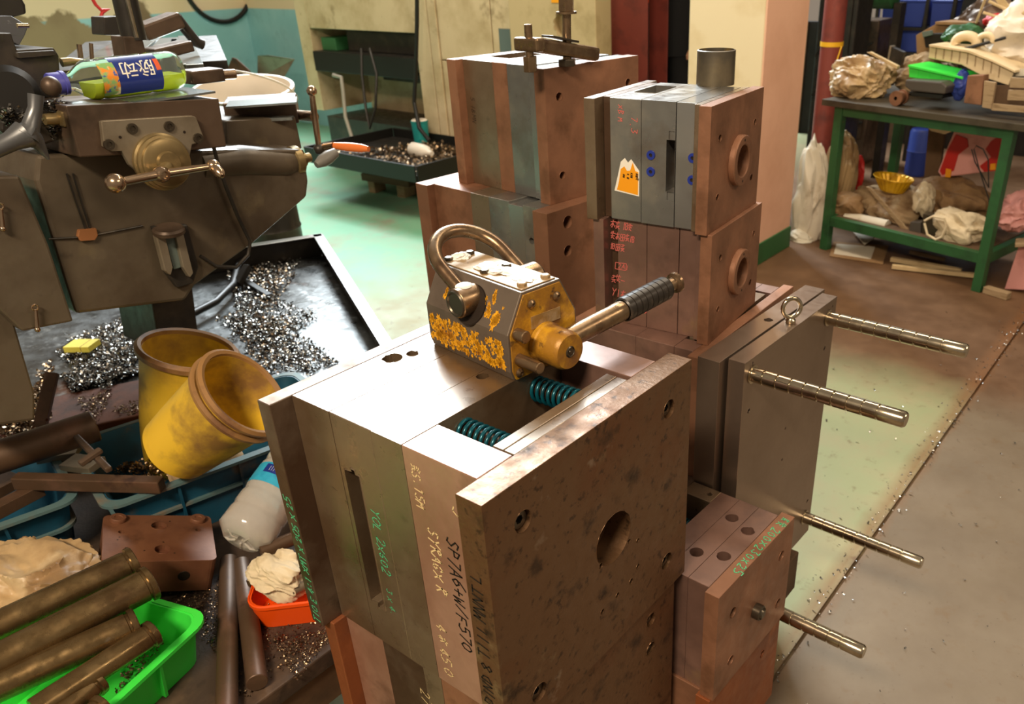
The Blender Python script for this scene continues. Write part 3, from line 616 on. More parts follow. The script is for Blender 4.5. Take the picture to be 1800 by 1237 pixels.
t, P = mold('injection_mould', 'orange brown mould base under the left rear tower', (-.562, .770, MT+.02-.38), -.077, .38, [
    ('clamp_plate', -.042, 0, 0, .31, 'steel_rust', dict(right=[(circ(.059, .350, .0135), .02), (circ(.056, .289, .012), .02)])),
    ('backing_plate', -.089, -.042, .018, .29, 'steel_blue', dict(near=[(circ(-.080+.012, .307, .0075), .02)])),
    ('insert', -.133, -.089, .0185, .29, 'steel_bright', dict(z1=.376)), ('cavity_plate', -.197, -.133, .02, .29, 'steel_blue'), ('core_plate', -.257, -.197, .02, .29, 'steel_body'), ('support_plate', -.384, -.257, .02, .29, 'steel_rust'),
    ('clamp_plate', -.426, -.384, 0, .31, 'steel_rust')])
mb = MB(); write(mb, 'a', (-.335, .02, .27), X1, Z1, .016, Y_, .0012); mb.build('handwriting', 'ink_chalk', t)
t, P = mold('injection_mould', 'lowest rusty mould base under the left rear tower', (-.565, .772, .10), -.077, MT+.02-.38-.10, [('clamp_plate', -.04, 0, 0, .31, 'steel_rust'), ('cavity_plate', -.38, -.04, .02, .29, 'steel_rust'), ('clamp_plate', -.42, -.38, 0, .31, 'steel_rust')])
bearers('timber_stand', 'dark timber stand under the left rear tower', -.95, -.57, .80, 1.06, .10)
# --- half mould standing on edge with four guide pins
H6 = .57; zB = MT-.12-H6
B = thing('guide_pin_mould_half', 'new steel mould half on edge with four long guide pins and an eye bolt', 'mould', (-.044, .648, zB), -.024)
mb = MB().block(-.031, 0, 0, .364, 0, H6, right=[(circ(y, z, .0045, 12), .01) for y, z in ((.025, H6-.101), (.330, H6-.099), (.337, H6-.473))]+[(circ(y, z, .003, 10), .006) for y, z in ((.183, H6-.212), (.182, H6-.283), (.027, H6-.010), (.345, H6-.014))])
mb.build('cavity_plate', 'steel_new', B, bevel=.0014)
MB().block(-.036, -.031, .01, .35, .005, H6-.004).build('gap_shade_strip', 'hole', B)  # dark strip between the plates, its colour stands for shade in the gap
MB().block(-.078, -.036, -.021, .386, 0, H6, top=[(circ(-.054, .183, .0085), .03)]).build('clamp_plate', 'steel_new', B, bevel=.0014)
for y, z in ((.028, H6-.031), (.329, H6-.033), (.028, H6-.512), (.329, H6-.512)):
    prof = [(.0165, .0006), (.0165, .0025), (.0132, .003)]; L_ = .262
    for k in range(9):
        h = .022+k*.0245; prof += [(.0132, h), (.0108, h+.0004), (.0108, h+.0030), (.0132, h+.0034)]
    prof += [(.0132, L_-.004), (.0115, L_-.001), (.0108, L_), (0, L_)]
    MB().lathe(prof, (0, y, z), X1, 32).build('guide_pin', 'chrome', B, smooth=True, angle=30)
eb = MB().lathe([(.0085, 0), (.0095, .001), (.0095, .006), (.0065, .009), (.005, .013)], (0, 0, 0), Z1, 20); cc = Vector((0, 0, .029)); ax = Vector((.80, -.60, .1)).normalized(); e1 = ax.cross(Z1).normalized(); e2 = e1.cross(ax)
eb.tube([cc+(e1*math.cos(a*PI/18)+e2*math.sin(a*PI/18))*.0175 for a in range(36)], .0042, 12, closed=True)
o = eb.build('eye_bolt', 'chrome', B, smooth=True); o.location = (-.016, .195, H6)
bearers('timber_stand', 'dark timber stand under the guide pin mould half', -.11, -.05, .68, .93, zB)

# ------------------------------------------------------------------ magnetic lifter on the big mould
L = thing('magnetic_lifter', 'worn yellow magnetic lifter with shackle and ribbed black lever handle', 'lifter', (-.324, .239, MT+.0004), math.radians(-6.8))
def oct_(o): return [(0+o, 0), (-.004+o*.8, .012), (-.004+o, .063), (.023+o*.5, .1125-o), (.089-o*.5, .1125-o), (.115-o, .063), (.115-o*.8, .012), (.111-o, 0)]
# local: x along the length (0 rear .. .170 front), y across, z up
hole_c = (.085, .045)
MB().prism(oct_(0), (.170, 0, 0), Y1, Z1, X1, .170).build('body', 'lift_body', L, bevel=.0014)
MB().prism(oct_(.0035), (.1718, 0, 0), Y1, Z1, X1, .002).build('end_plate', 'lift_yellow', L, bevel=.0006)
MB().box(.004, .166, .027, .085, .1125, .1142).build('top_plate', 'lift_top', L, bevel=.0006)
mb = MB(); rnd = random.Random(5)
def on_lower(a, z): return Vector((a, -.0046+(.0035 if z < .012 else 0), z))
def blot(mb, P0, u, v, n_, r, rnd, spikes=9, el=1):
    pts = []
    for k in range(spikes*2):
        a = 2*PI*k/(spikes*2); q = r*(rnd.uniform(.45, .75) if k % 2 else rnd.uniform(.8, 1.25)); pts.append((q*math.cos(a), q*math.sin(a)*el))
    mb.face(P0+n_*.0003, u, v, n_, pts)
for k in range(230):
    a = rnd.uniform(.006, .158); z = rnd.uniform(.012, .050)
    if z > .056-.0*a: continue
    blot(mb, Vector((a, -.00405, z)), Vector(X1), Vector(Z1), Vector(Y_), rnd.uniform(.0016, .0058), rnd, 6, rnd.uniform(.8, 1.6))
w_ = mb.build('flaked_paint', 'lift_patch', L); w_['label'] = 'yellow paint left on the lower side'; w_['kind'] = 'stuff'
mb = MB(); dz = .0495; dy = .027; sl = math.hypot(dz, dy); v_ = Vector((0, dy/sl, dz/sl)); n_ = Vector((0, -dz/sl, dy/sl)); rnd = random.Random(8)
for ca, cs, k, r in ((.123, .022, 9, .007), (.140, .012, 12, .008), (.125, .040, 8, .006), (.112, .030, 6, .005), (.035, .022, 9, .005), (.045, .038, 6, .004), (.052, .008, 5, .003), (.106, .012, 5, .003), (.148, .032, 4, .0025)):
    for i in range(k): 
        a = ca+rnd.uniform(-.5, .5)*r*1.2; s_ = cs+rnd.uniform(-1, 1)*r*1.1
        blot(mb, Vector((a, -.004, .063))+v_*s_, Vector(X1), v_, n_, rnd.uniform(.3, .7)*r, rnd, 6, 1.5)
mb.build('flaked_paint', 'lift_patch', L)['kind'] = 'stuff'
# shackle eyes and recess
for y0_, y1_, sg in ((-.004, .024, 1), (.088, .116, -1)):
    o_ = y0_ if sg == 1 else y1_
    MB().cyl((.083, o_-sg*.010, .086), (.083, o_+sg*.026, .086), .0195, n=36).build('shackle_eye', 'lift_steel', L, bevel=.0015, smooth=True)
    MB().lathe([(0, .0005), (.0135, .0005), (.0150, .0022), (.0170, .0022), (.0182, .0002)], (.083, o_-sg*.010, .086), (0, -sg, 0), 30).build('pivot_cap', 'screw', L, smooth=True)
MB().lathe([(.0235, -.0008), (.0275, .0004), (.0275, -.004)], Vector((.090, -.004, .063))+v_*.020+n_*.0002, n_, 32).build('recess', 'hole', L)
MB().lathe([(0, 0), (.026, 0)], Vector((.090, -.004, .063))+v_*.020+n_*.0006, n_, 32).build('recess', 'hole', L)
# shackle: leaning back over the body
pts = []; d_ = Vector((-.86, 0, .51)).normalized(); base = Vector((.074, 0, .095)); w0, w1 = .004, .108; R_ = (w1-w0)/2; Ls = .041
for k in range(7): pts.append(base + Vector((0, w0, 0)) + d_*(Ls*k/6))
for k in range(1, 24):
    a = PI*k/24; pts.append(base + Vector((0, (w0+w1)/2-R_*math.cos(a), 0)) + d_*(Ls+R_*math.sin(a)*1.12))
for k in range(7): pts.append(base + Vector((0, w1, 0)) + d_*(Ls*(6-k)/6))
MB().tube(pts, .0094, 18).build('shackle', 'lift_steel', L, smooth=True)
MB().sphere((.080, .004, .1045), .011, 8, (1, 1.1, .35)).build('paint_drip', 'paint_white', L, smooth=True)
# hub and lever
MB().lathe([(.0275, 0), (.0275, .006), (.0258, .008), (.0258, .040), (.0240, .045), (.0225, .047), (0, .047)], (.1722, .055, .036), X1, 40).build('hub', 'lift_yellow', L, smooth=True)
MB().lathe([(0, .0015), (.0025, .0015), (.003, .0002), (.0056, .0002), (.0064, .0012), (.0078, 0)], (.2194, .055, .036), X1, 20).build('hub_screw', 'screw', L, smooth=True)
hb = Vector((.198, .060, .041)); he = Vector((.192, .300, .052)); hd = (he-hb).normalized(); LH = (he-hb).length
MB().lathe([(.0138, 0), (.0138, .100), (.0142, .102), (.0142, .118), (.0138, .120)], hb, hd, 28).build('lever', 'lift_steel', L, smooth=True)
prof = [(.0152, .120)]
for k in range(8): h = .122+k*.0115; prof += [(.0172, h), (.0176, h+.0092), (.0158, h+.0100), (.0158, h+.0108)]
prof += [(.0166, .2145), (.0120, .217)]
MB().lathe(prof, hb, hd, 28).build('grip', 'grip', L, smooth=True)
MB().lathe([(.0098, .2165), (.0098, LH-.008), (.0150, LH-.005), (.0158, LH-.001), (.0125, LH), (.0105, LH-.003), (0, LH-.003)], hb, hd, 28).build('end_knob', 'lift_steel', L, smooth=True)
for c, r, ln in (((.172, .010, .062), .0082, .017), ((.172, .0100, .027), .0078, .040), ((.172, .105, .026), .0075, .014)):
    MB().lathe([(r, -.002), (r, ln-.001), (r-.001, ln), (0, ln)], c, X1, 20).build('stop_pin', 'lift_steel', L, smooth=True)
for c in ((.172, .036, .094), (.172, .079, .092), (.172, .009, .0085)):
    MB().lathe([(.0062, 0), (.0062, .0018), (.0045, .0035), (.0025, .0045), (.0022, .0025), (0, .0025)], c, X1, 20).build('bolt', 'lift_steel', L, smooth=True)
MB().prism([(.034, .060), (.084, .060), (.084, .076), (.034, .077)], (.1728, 0, 0), Y1, Z1, X1, .001).build('name_plate', 'lift_top', L)
for c in ((.006, .037), (.008, .072), (.083, .037), (.088, .070), (.156, .037), (.157, .076)):
    MB().lathe([(.0065, 0), (.0065, .0035), (.005, .0045), (0, .0045)], (c[0], c[1], .1142), Z1, 6).build('bolt', 'screw' if c[0] < .1 else 'lift_top', L)
for c, s_, sd in (((.010, .055, .1150), (.013, .014, .006), 3), ((.078, .050, .1150), (.024, .014, .006), 4), ((.105, .058, .1148), (.024, .013, .0035), 5), ((.132, .056, .1146), (.022, .012, .0028), 6)):
    b = crumple(c, s_, sd, 4, .35, 2.5).build('paint_spill', 'paint_white', L, smooth=True); b['label'] = 'white paint spill'
# ------------------------------------------------------------------ things on the towers
t = thing('steel_pipe_ring', 'short grey steel pipe piece standing on the stickered mould', 'pipe', at_z(1257, 148, zT2+H4+.2022))
MB().lathe([(.0335, .0), (.0335, .056), (.0310, .057), (.0310, .002), (.0335, .0)], (0, 0, 0), Z1, 40).build('pipe_wall', mat('scaled pipe', '5c564b', [('7a6f58', 9, .5, .66, 7), ('8a7448', 22, .62, .7, 6)], .4, .6, .05), t, smooth=True)
zc = MT+.02+.265
t = thing('clamping_set', 'step clamp with stud bolt and nuts on the tall left tower', 'clamp', at_z(985, 101, zc))
bw = Vector(t.location)
def lc(px, py, dz): 
    p = at_z(px, py, zc+dz); return p - bw
a = lc(930, 78, .048); b = lc(1045, 95, .014)
cl = MB(); cl.bar(a+Vector((0, 0, .0)), b, .032, .026); cl.build('clamp_bar', 'lift_steel', t, bevel=.006)
cl = MB(); q = (b-a).normalized(); pr_ = Vector((-q.y, q.x, 0)).normalized(); cl.bar(a-pr_*.030, a+pr_*.03, .022, .024); cl.build('cross_lug', 'lift_steel', t, bevel=.004)
MB().cyl(a+Vector((0, 0, -.048)), a+Vector((0, 0, .034)), .0075).build('jack_screw', 'lift_steel', t, bevel=.001, smooth=True)
MB().cyl(a+Vector((0, 0, -.0475)), a+Vector((0, 0, -.020)), .0135, n=6).build('jack_nut', 'lift_steel', t, bevel=.001)
m_ = a.lerp(b, .55)
MB().cyl(Vector((m_.x, m_.y, .0002)), m_+Vector((.006, 0, .14)), .0085).build('stud', 'lift_steel', t, smooth=True)
MB().cyl(Vector((m_.x, m_.y, .0001)), Vector((m_.x, m_.y, .013)), .018, n=6).build('nut', 'screw', t, bevel=.001)
MB().cyl(m_+Vector((.003, 0, .068)), m_+Vector((.004, 0, .094)), .0155, n=6).build('nut', 'lift_steel', t, bevel=.001)
MB().cyl(m_+Vector((.003, 0, .064)), m_+Vector((.003, 0, .068)), .020).build('washer', 'lift_steel', t, smooth=True)
MB().bar(m_-q*.055+Vector((0, 0, .019)), m_+q*.022+Vector((0, 0, .017)), .03, .004).build('slotted_washer', 'screw', t, bevel=.001)

# ------------------------------------------------------------------ milling machine on the left (front face looks along +X)
def poly_x(pix, x): return [((p := at_x(a, b, x)).y, p.z) for a, b in pix]
def poly_y(pix, y): return [((p := at_y(a, b, y)).x, p.z) for a, b in pix]
def px_prism(mb, pix, x, depth, holes=()): return mb.prism(poly_x(pix, x), (x, 0, 0), Y1, Z1, X1, depth, holes)
MC = thing('milling_machine', 'dark grime covered milling machine with crank handles and slotted table', 'machine', (-1.25, .3, .42))
off = Vector(MC.location)
def mp(mb, name, m, parent=None, **k):
    # parts are built in world coordinates and moved into the machine's frame
    return mb.build(name, m, parent or MC, off=off, **k)
kn = MB(); px_prism(kn, [(62, 318), (66, 272), (400, 262), (536, 262), (543, 318), (540, 345), (440, 432), (345, 500), (327, 528), (135, 552), (118, 500)], -1.02, .62)
KNEE = mp(kn, 'knee', 'cast', bevel=.006)
mp(px_prism(MB(), [(-80, 310), (35, 309), (86, 430), (130, 565), (40, 583), (-80, 470)], -1.0, .10), 'side_cover', 'cast', bevel=.004)
mp(px_prism(MB(), [(-90, 480), (-2, 470), (62, 690), (62, 740), (-90, 760)], -1.03, .35), 'column_foot', 'cast', bevel=.006)
mp(px_prism(MB(), [(262, 500), (338, 500), (352, 612), (282, 622)], -1.42, .18), 'lifting_screw_cover', 'cast_dark', bevel=.004)
mp(px_prism(MB(), [(398, 212), (520, 205), (532, 262), (400, 268)], -1.12, .4), 'knee_top', 'cast', bevel=.004)
SD = mp(px_prism(MB(), [(115, 186), (385, 173), (399, 258), (300, 268), (140, 277)], -.955, .16), 'saddle', 'cast_brown', bevel=.003)
c_ = at_x(178, 182, -.955)
mp(MB().box(-1.12, -.956, at_x(117, 186, -.955).y+.002, at_x(384, 174, -.955).y-.002, at_x(250, 180, -.955).z-.002, at_x(250, 180, -.955).z+.0015), 'saddle_top', 'way')
SDT = at_x(250, 180, -.955).z+.0015
# bracket plate and dial
mp(px_prism(MB(), [(178, 214), (184, 212), (338, 203), (345, 206), (358, 240), (355, 250), (338, 254), (332, 282), (322, 300), (250, 308), (228, 290), (214, 265), (196, 266), (183, 258)], -.945, .010), 'bracket_plate', 'plate_alu', bevel=.0015)
for p in ((232, 226), (297, 222), (191, 254), (348, 243)):
    c = at_x(*p, -.9445); MB().lathe([(0, .0005), (.0045, .0005), (.0048, .003), (.0085, .003), (.0088, 0)], c-off, X1, 20).build('bracket_bolt', 'screw', MC, smooth=True)
for p in ((211, 241), (324, 232)):
    c = at_x(*p, -.9446); MB().lathe([(0, .0004), (.0024, .0003)], c-off, X1, 12).build('pin_hole', 'hole', MC)
c = at_x(283, 284, -.945)
MB().lathe([(.047, 0), (.047, .006), (.044, .008), (.044, .014), (.040, .016), (.040, .022), (.037, .024), (.020, .0245), (.018, .030), (0, .030)], c-off, X1, 48).build('dial', 'brass', MC, smooth=True)
hc = at_x(283, 306, -.895)
MB().cyl(c-off+Vector((.02, 0, -.004)), hc-off, .010).build('crank_shaft', 'brass', MC, smooth=True)
cr = MB(); A_ = at_x(203, 322, -.885); B_ = at_x(375, 292, -.885)
cr.tube([A_, hc.lerp(A_, .5), hc, hc.lerp(B_, .5), B_], [.0072, .0072, .0080, .0065, .0055], 16)
cr.sphere(A_, .0155, 10); cr.lathe([(0, -.010), (.009, -.010), (.013, -.004), (.013, .006), (.009, .012), (.006, .0125), (.005, .008), (0, .008)], hc, X1, 28)
cr.sphere(B_, .0115, 10)
mp(cr, 'ball_crank', 'handle', smooth=True)
cr = MB(); cr.lathe([(.004, -.012), (.0075, .0), (.0095, .012), (.0085, .022), (.004, .028), (0, .029)], B_, Vector((.8, -.05, -.45)), 20); mp(cr, 'crank_grip', 'handle', smooth=True)
# screw housing to the right
a = at_x(404, 288, -1.0); b = at_x(532, 288, -1.0); a.x = b.x = -1.04
mp(MB().tube([a-Vector((0, .04, 0)), a.lerp(b, .3), b-Vector((0, .02, 0)), b], [.028, .031, .030, .026], 28), 'screw_housing', 'cast', smooth=True)
mp(MB().lathe([(.026, 0), (.030, .002), (.030, .016), (.020, .018), (.016, .020), (.016, .030), (.010, .031), (.010, .045)], b, Y1, 28), 'end_collar', 'brass', smooth=True)
g0 = at_x(556, 290, -1.03); g1 = at_x(590, 268, -1.03)
mp(MB().tube([g0, g0.lerp(g1, .3), g0.lerp(g1, .6), g1], [.007, .013, .014, .010], 20), 'grey_knob', mat('dull grey knob', '6e6c66', rough=.4), smooth=True)
# vertical crank at the far end with orange grip
v0 = at_x(548, 160, -1.1); v1 = at_x(553, 205, -1.1); v2 = at_x(561, 262, -1.1)
mp(MB().tube([v0, v1, v2], [.0055, .007, .006], 14), 'cross_crank', 'handle', smooth=True)
mp(MB().sphere(v0, .011, 10), 'crank_ball', 'handle', smooth=True)
mp(MB().sphere(v2, .012, 10), 'crank_boss', 'cast_dark', smooth=True)
mp(MB().cyl(at_x(524, 202, -1.16), v1, .011), 'crank_shaft', 'handle', smooth=True)
h0 = v2+Vector((0.01, .008, .004)); h1 = at_x(588, 256, -1.06); h2 = at_x(648, 262, -.98)
mp(MB().tube([h0, h1], .0085, 16), 'grip_ferrule', 'handle', smooth=True)
mp(MB().tube([h1, h1.lerp(h2, .4), h1.lerp(h2, .8), h2], [.0075, .010, .0095, .006], 16), 'orange_grip', mat('orange handle grip', 'd8763c', rough=.2), smooth=True)
# upper slideway blocks to the right of the drink
mp(MB().bar(at_z(400, 197, 1.155), at_z(523, 189, 1.155), .10, .05), 'slideway', 'cast_brown', bevel=.002)
mp(MB().bar(at_z(400, 184, 1.182), at_z(522, 176, 1.182), .085, .004), 'slideway_top', 'way')
mp(MB().bar(at_z(404, 212, 1.15), at_z(515, 207, 1.15), .022, .006), 'slideway_top', 'way')
# slotted table running away to the rear: rails, each its own part
for k, (p, q, w_) in enumerate((((168, 118), (222, 82), .055), ((212, 122), (262, 78), .05), ((262, 126), (300, 76), .05), ((318, 126), (316, 78), .04), ((345, 126), (326, 72), .035))):
    a = at_z(*p, 1.236); b = at_z(*q, 1.236)
    mp(MB().bar(a, b, w_, .03), 'table_rail', 'way', bevel=.0015)
mp(MB().bar(at_z(250, 126, 1.205), at_z(270, 76, 1.205), .40, .03), 'table_bed', 'cast_dark', bevel=.002)
mp(MB().bar(at_x(325, 136, -1.10), at_x(383, 130, -1.10), .05, .024), 'stop_bar', 'cast_brown', bevel=.003)
mp(MB().cyl(at_x(383, 132, -1.09), at_x(412, 130, -1.09), .009), 'stop_pin', 'handle', smooth=True)
mp(MB().bar(at_x(105, 209, -.98), at_x(124, 208, -.98), .02, .024), 'stub_shaft', 'brass', bevel=.003)
mp(MB().tube([at_x(78, 210, -.99), at_x(100, 209, -.99), at_x(122, 208, -.99)], [.0085, .0095, .0095], 18), 'stub_shaft', 'brass', smooth=True)
# centre steady block with bright rod
mp(px_prism(MB(), [(216, 64), (250, 64), (259, 100), (222, 102)], -1.22, .05), 'rod_block', 'cast_brown', bevel=.002)
mp(MB().cyl(at_x(236, 70, -1.24), at_x(206, -60, -1.24), .022), 'column_tube', 'cast_dark', smooth=True)
mp(MB().cyl(at_x(240, 66, -1.20), at_x(214, -40, -1.20), .0035), 'bright_rod', 'chrome', smooth=True)
mp(px_prism(MB(), [(182, 30), (214, 28), (218, 62), (184, 62)], -1.5, .06), 'rear_block', 'cast_dark', bevel=.002)
mp(MB().bar(at_x(248, 58, -1.5), at_x(312, 34, -1.5), .05, .035), 'clamp_strap', 'cast_brown', bevel=.006)
mp(MB().bar(at_x(262, 96, -1.3), at_x(330, 80, -1.3), .05, .022), 'clamp_strap', 'cast_brown', bevel=.004)
mp(MB().tube([at_x(310, 30, -1.5), at_x(325, 50, -1.5), at_x(345, 74, -1.5), at_x(356, 78, -1.5)], .012, 12), 'bent_lever', 'cast_dark', smooth=True)
mp(MB().cyl(at_x(160, 76, -1.4), at_x(162, 108, -1.4), .004), 'thin_pin', 'handle', smooth=True)
mp(MB().cyl(at_x(139, 78, -1.2), at_x(142, 102, -1.2), .0045), 'thin_pin', 'handle', smooth=True)
mp(MB().tube([at_x(108, 110, -1.15), at_x(124, 108, -1.15), at_x(145, 108, -1.15), at_x(158, 118, -1.15)], [.0075, .007, .004, .004], 12), 'lever', 'brass', smooth=True)
# head casting at upper left
hd_ = MB(); px_prism(hd_, [(-90, 60), (20, 58), (30, 88), (95, 84), (104, 98), (108, 170), (60, 175), (-90, 180)], -1.10, .30); mp(hd_, 'head_casting', 'cast_dark', bevel=.01)
mp(px_prism(MB(), [(28, 92), (96, 88), (101, 97), (30, 103)], -1.092, .02), 'head_rib', 'cast_dark', bevel=.003)
mp(px_prism(MB(), [(-90, -40), (30, -20), (46, 8), (48, 24), (10, 34), (-90, 40)], -1.25, .3), 'motor_box', 'cast_dark', bevel=.012)
mp(px_prism(MB(), [(-60, 30), (20, 28), (50, 46), (44, 62), (34, 80), (0, 62), (-60, 60)], -1.18, .3), 'belt_guard', mat('grey speckled casting', '55565a', [('8a8c8f', 60, .6, .7)], .5, .3), bevel=.012)
mp(MB().cyl(at_x(30, 45, -1.05), at_x(50, 45, -1.05), .0035), 'set_screw', 'chrome', smooth=True)
mp(MB().lathe([(0, .01), (.030, .01), (.040, 0), (.040, -.05)], at_x(18, 163, -1.02), Vector((1, -.2, .1)), 30), 'spindle_nose', 'black', smooth=True)
mp(MB().sphere(at_x(90, 152, -.99), .014, 10, (1, 1, 1.1)), 'round_knob', 'cast_brown', smooth=True)
# three pronged casting lever
tri = MB()
tri.tube([at_x(63, 166, -.93), at_x(62, 190, -.93), at_x(54, 222, -.93), at_x(44, 238, -.93)], [.0105, .0095, .012, .02], 16)
tri.tube([at_x(44, 236, -.93), at_x(20, 248, -.93), at_x(-20, 268, -.93), at_x(-60, 280, -.93)], [.02, .014, .012, .011], 16)
tri.tube([at_x(46, 236, -.93), at_x(64, 248, -.93), at_x(76, 266, -.93), at_x(86, 280, -.93)], [.019, .011, .006, .002], 16)
TL_ = single(tri, 'tri_arm_casting', mat('cast grey metal', '6a6c6e', [('8a8c8e', 40, .6, .7, 5, .6)], .36, .7), 'grey three-armed cast lever lying at the machine edge left of the drink', 'casting', at_x(44, 236, -.93), smooth=True)
# grooves and oil sight box on the knee
for a_, b_ in (((117, 305), (150, 402)), ((128, 305), (158, 402))):
    p = at_x(*a_, -1.018); q = at_x(*b_, -1.018); mp(MB().bar(p, q, .0022, .0026, Vector(X1)), 'oil_pipe', 'cast_dark')
mp(px_prism(MB(), [(139, 404), (170, 401), (173, 414), (168, 422), (142, 424), (137, 416)], -1.013, .01), 'pipe_clip', mat('orange rusted clip', '8a5a34', rough=.6), bevel=.0015)
mp(MB().tube([at_x(85, 420, -1.018), at_x(140, 417, -1.017), at_x(172, 412, -1.017), at_x(250, 397, -1.018)], .0018, 8), 'oil_pipe', 'cast_dark', smooth=True)
sb = MB(); px_prism(sb, [(268, 398), (330, 394), (350, 470), (340, 498), (312, 506), (292, 480)], -1.008, .012, ); mp(sb, 'gauge_box', 'cast_dark', bevel=.003)
mp(px_prism(MB(), [(274, 414), (290, 412), (304, 470), (300, 484), (290, 476)], -.995, .014), 'gauge_side', 'plate_alu', bevel=.002)
mp(px_prism(MB(), [(308, 410), (322, 408), (340, 480), (334, 488), (322, 470)], -.995, .014), 'gauge_side', 'plate_alu', bevel=.002)
mp(px_prism(MB(), [(290, 415), (308, 413), (318, 470), (306, 474)], -1.003, .006), 'gauge_glass', 'glass_dark', bevel=.001)
mp(MB().lathe([(0, .004), (.024, .004), (.027, 0), (.027, -.006)], at_x(296, 403, -.995), Vector((.15, 0, 1)), 24), 'gauge_lid', 'cast_brown', smooth=True)
mp(MB().tube([at_x(*p, -1.005) for p in ((375, 256), (384, 290), (398, 330), (418, 380), (440, 425), (436, 448), (415, 470), (380, 468), (352, 450))], .0035, 10), 'oil_hose', 'cast_dark', smooth=True)
for p in ((2, 368), (63, 545)):
    c = at_x(p[0], p[1], -.992); d = at_x(p[0]+3, p[1]+34, -.992)
    mp(MB().tube([c, d], [.0022, .0035], 10).sphere(d, .0045, 8).tube([c+Vector((0, math.cos(a*PI/6)*.0045, math.sin(a*PI/6)*.0045+.005)) for a in range(12)], .0015, 6, closed=True), 'cotter_pin', 'handle', smooth=True)
# swarf on the saddle's left end
def swarf_pile(name, label, pts, n, size, seed, m='swarf'):
    def reg(r):
        a, b, c = r.choice(pts); u, v = r.random(), r.random()
        if u+v > 1: u, v = 1-u, 1-v
        return a + (b-a)*u + (c-a)*v + Vector((0, 0, r.random()**2*size*1.6))
    base = pts[0][0]
    mb = chips(MB(), n, reg, size, seed); o = mb.build(name, m, None, off=base)
    return tag(o, label, 'swarf', None, 'stuff')
tri_ = lambda z, *p: [tuple(at_z(*q, z) for q in t_) for t_ in p]
swarf_pile('swarf', 'bright curly swarf gathered at the machine left of the drink bottle', [tuple(at_x(*q, -.995) for q in t_) for t_ in (((70, 190), (118, 180), (100, 235)), ((80, 215), (110, 205), (95, 250)), ((0, 200), (45, 200), (20, 235)))], 420, .008, 3)
mp(px_prism(MB(), [(0, 198), (45, 195), (110, 185), (118, 240), (60, 262), (0, 230)], -1.012, .06), 'chip_ledge', 'cast_dark', bevel=.004)

# drink bottle lying on the saddle
DZ = SDT
bx = -1.035; p0 = at_x(92, 158, bx); p1 = at_x(318, 140, bx); rB = .0325
Yl, Yr = p0.y, p1.y
DB = thing('drink_bottle', 'plastic bottle of green yellow drink with blue cap lying on the machine', 'bottle', (bx, Yl, DZ+rB+.0003))
LB = Yr-Yl
prof = [(0, .018), (.013, .018), (.0135, .030), (.022, .042), (.0305, .056), (.0318, .066), (.0300, .072), (.0318, .080), (.0322, LB-.065), (.0305, LB-.058), (.0322, LB-.050), (.0322, LB-.014), (.029, LB-.003), (.022, LB), (0, LB-.003)]
MB().lathe(prof, (0, 0, 0), Y1, 40).build('bottle_wall', 'drink_clear', DB, smooth=True, angle=60)
MB().lathe([(0, -.002), (.0165, -.002), (.0172, .0), (.0172, .016), (.0185, .0165), (.0185, .022), (.0135, .022)], (0, 0, 0), Y1, 32).build('cap', mat('violet blue cap', '4a4c9e', rough=.4), DB, smooth=True)
# liquid: lower part of the bore
lq = MB(); n_ = 24; lev = -.004; sec = []
for (r, h) in [(.0290, .054), (.0305, .066), (.0288, .072), (.0305, .080), (.0309, LB-.065), (.0292, LB-.058), (.0309, LB-.050), (.0309, LB-.016), (.028, LB-.006)]:
    a0 = math.asin(max(-1, min(1, lev/r))); ring = [Vector((r*math.cos(a), h, r*math.sin(a))) for a in [PI-a0 + (PI+2*a0)*k/n_ for k in range(n_+1)]]
    sec.append(ring)
vs = [p for r_ in sec for p in r_]; m_ = n_+1; fs = [(i*m_+k, i*m_+(k+1) % m_, (i+1)*m_+(k+1) % m_, (i+1)*m_+k) for i in range(len(sec)-1) for k in range(m_)]
fs += [tuple(range(m_)), tuple(range((len(sec)-1)*m_, len(sec)*m_))]
lq.add(vs, fs).build('liquid', 'drink', DB, smooth=True, angle=50)
def wrap(mb, R, y0_, y1_, a0, a1, n=22):
    vs = []; 
    for k in range(n+1):
        a = a0+(a1-a0)*k/n; vs += [Vector((R*math.cos(a), y0_, R*math.sin(a))), Vector((R*math.cos(a), y1_, R*math.sin(a)))]
    return mb.add(vs, [(2*k, 2*k+1, 2*k+3, 2*k+2) for k in range(n)])
lb = wrap(MB(), .0328, .088, .166, -.9, 1.25).build('label', 'label_blue', DB, smooth=True)
wrap(MB(), .0331, .066, .092, -.85, .85).build('label_picture', mat('green and orange label art', '7fae6a', [('e08a2a', 70, .45, .55, 3), ('e6dfae', 55, .56, .62, 3), ('3a5aa0', 60, .62, .66, 3)], .4), lb, smooth=True)
wrap(MB(), .0331, .158, .166, .2, .8).build('label_mark', mat('orange label arc', 'd0562a', rough=.4), lb, smooth=True)
def curve_text(txt, size, parent, place, m, name='lettering'):
    c = bpy.data.curves.new('lettering', 'FONT'); c.body = txt; c.size = size; c.extrude = 0; c.offset = size*.004; c.resolution_u = 3
    o = bpy.data.objects.new('lettering', c); COL.objects.link(o); bpy.context.view_layer.update()
    me = bpy.data.meshes.new_from_object(o.evaluated_get(bpy.context.evaluated_depsgraph_get())); bpy.data.objects.remove(o); bpy.data.curves.remove(c)
    for v in me.vertices: v.co = place(v.co.x, v.co.y)
    q = bpy.data.objects.new(name, me); COL.objects.link(q); me.materials.clear(); me.materials.append(M[m]); q.parent = parent; return q
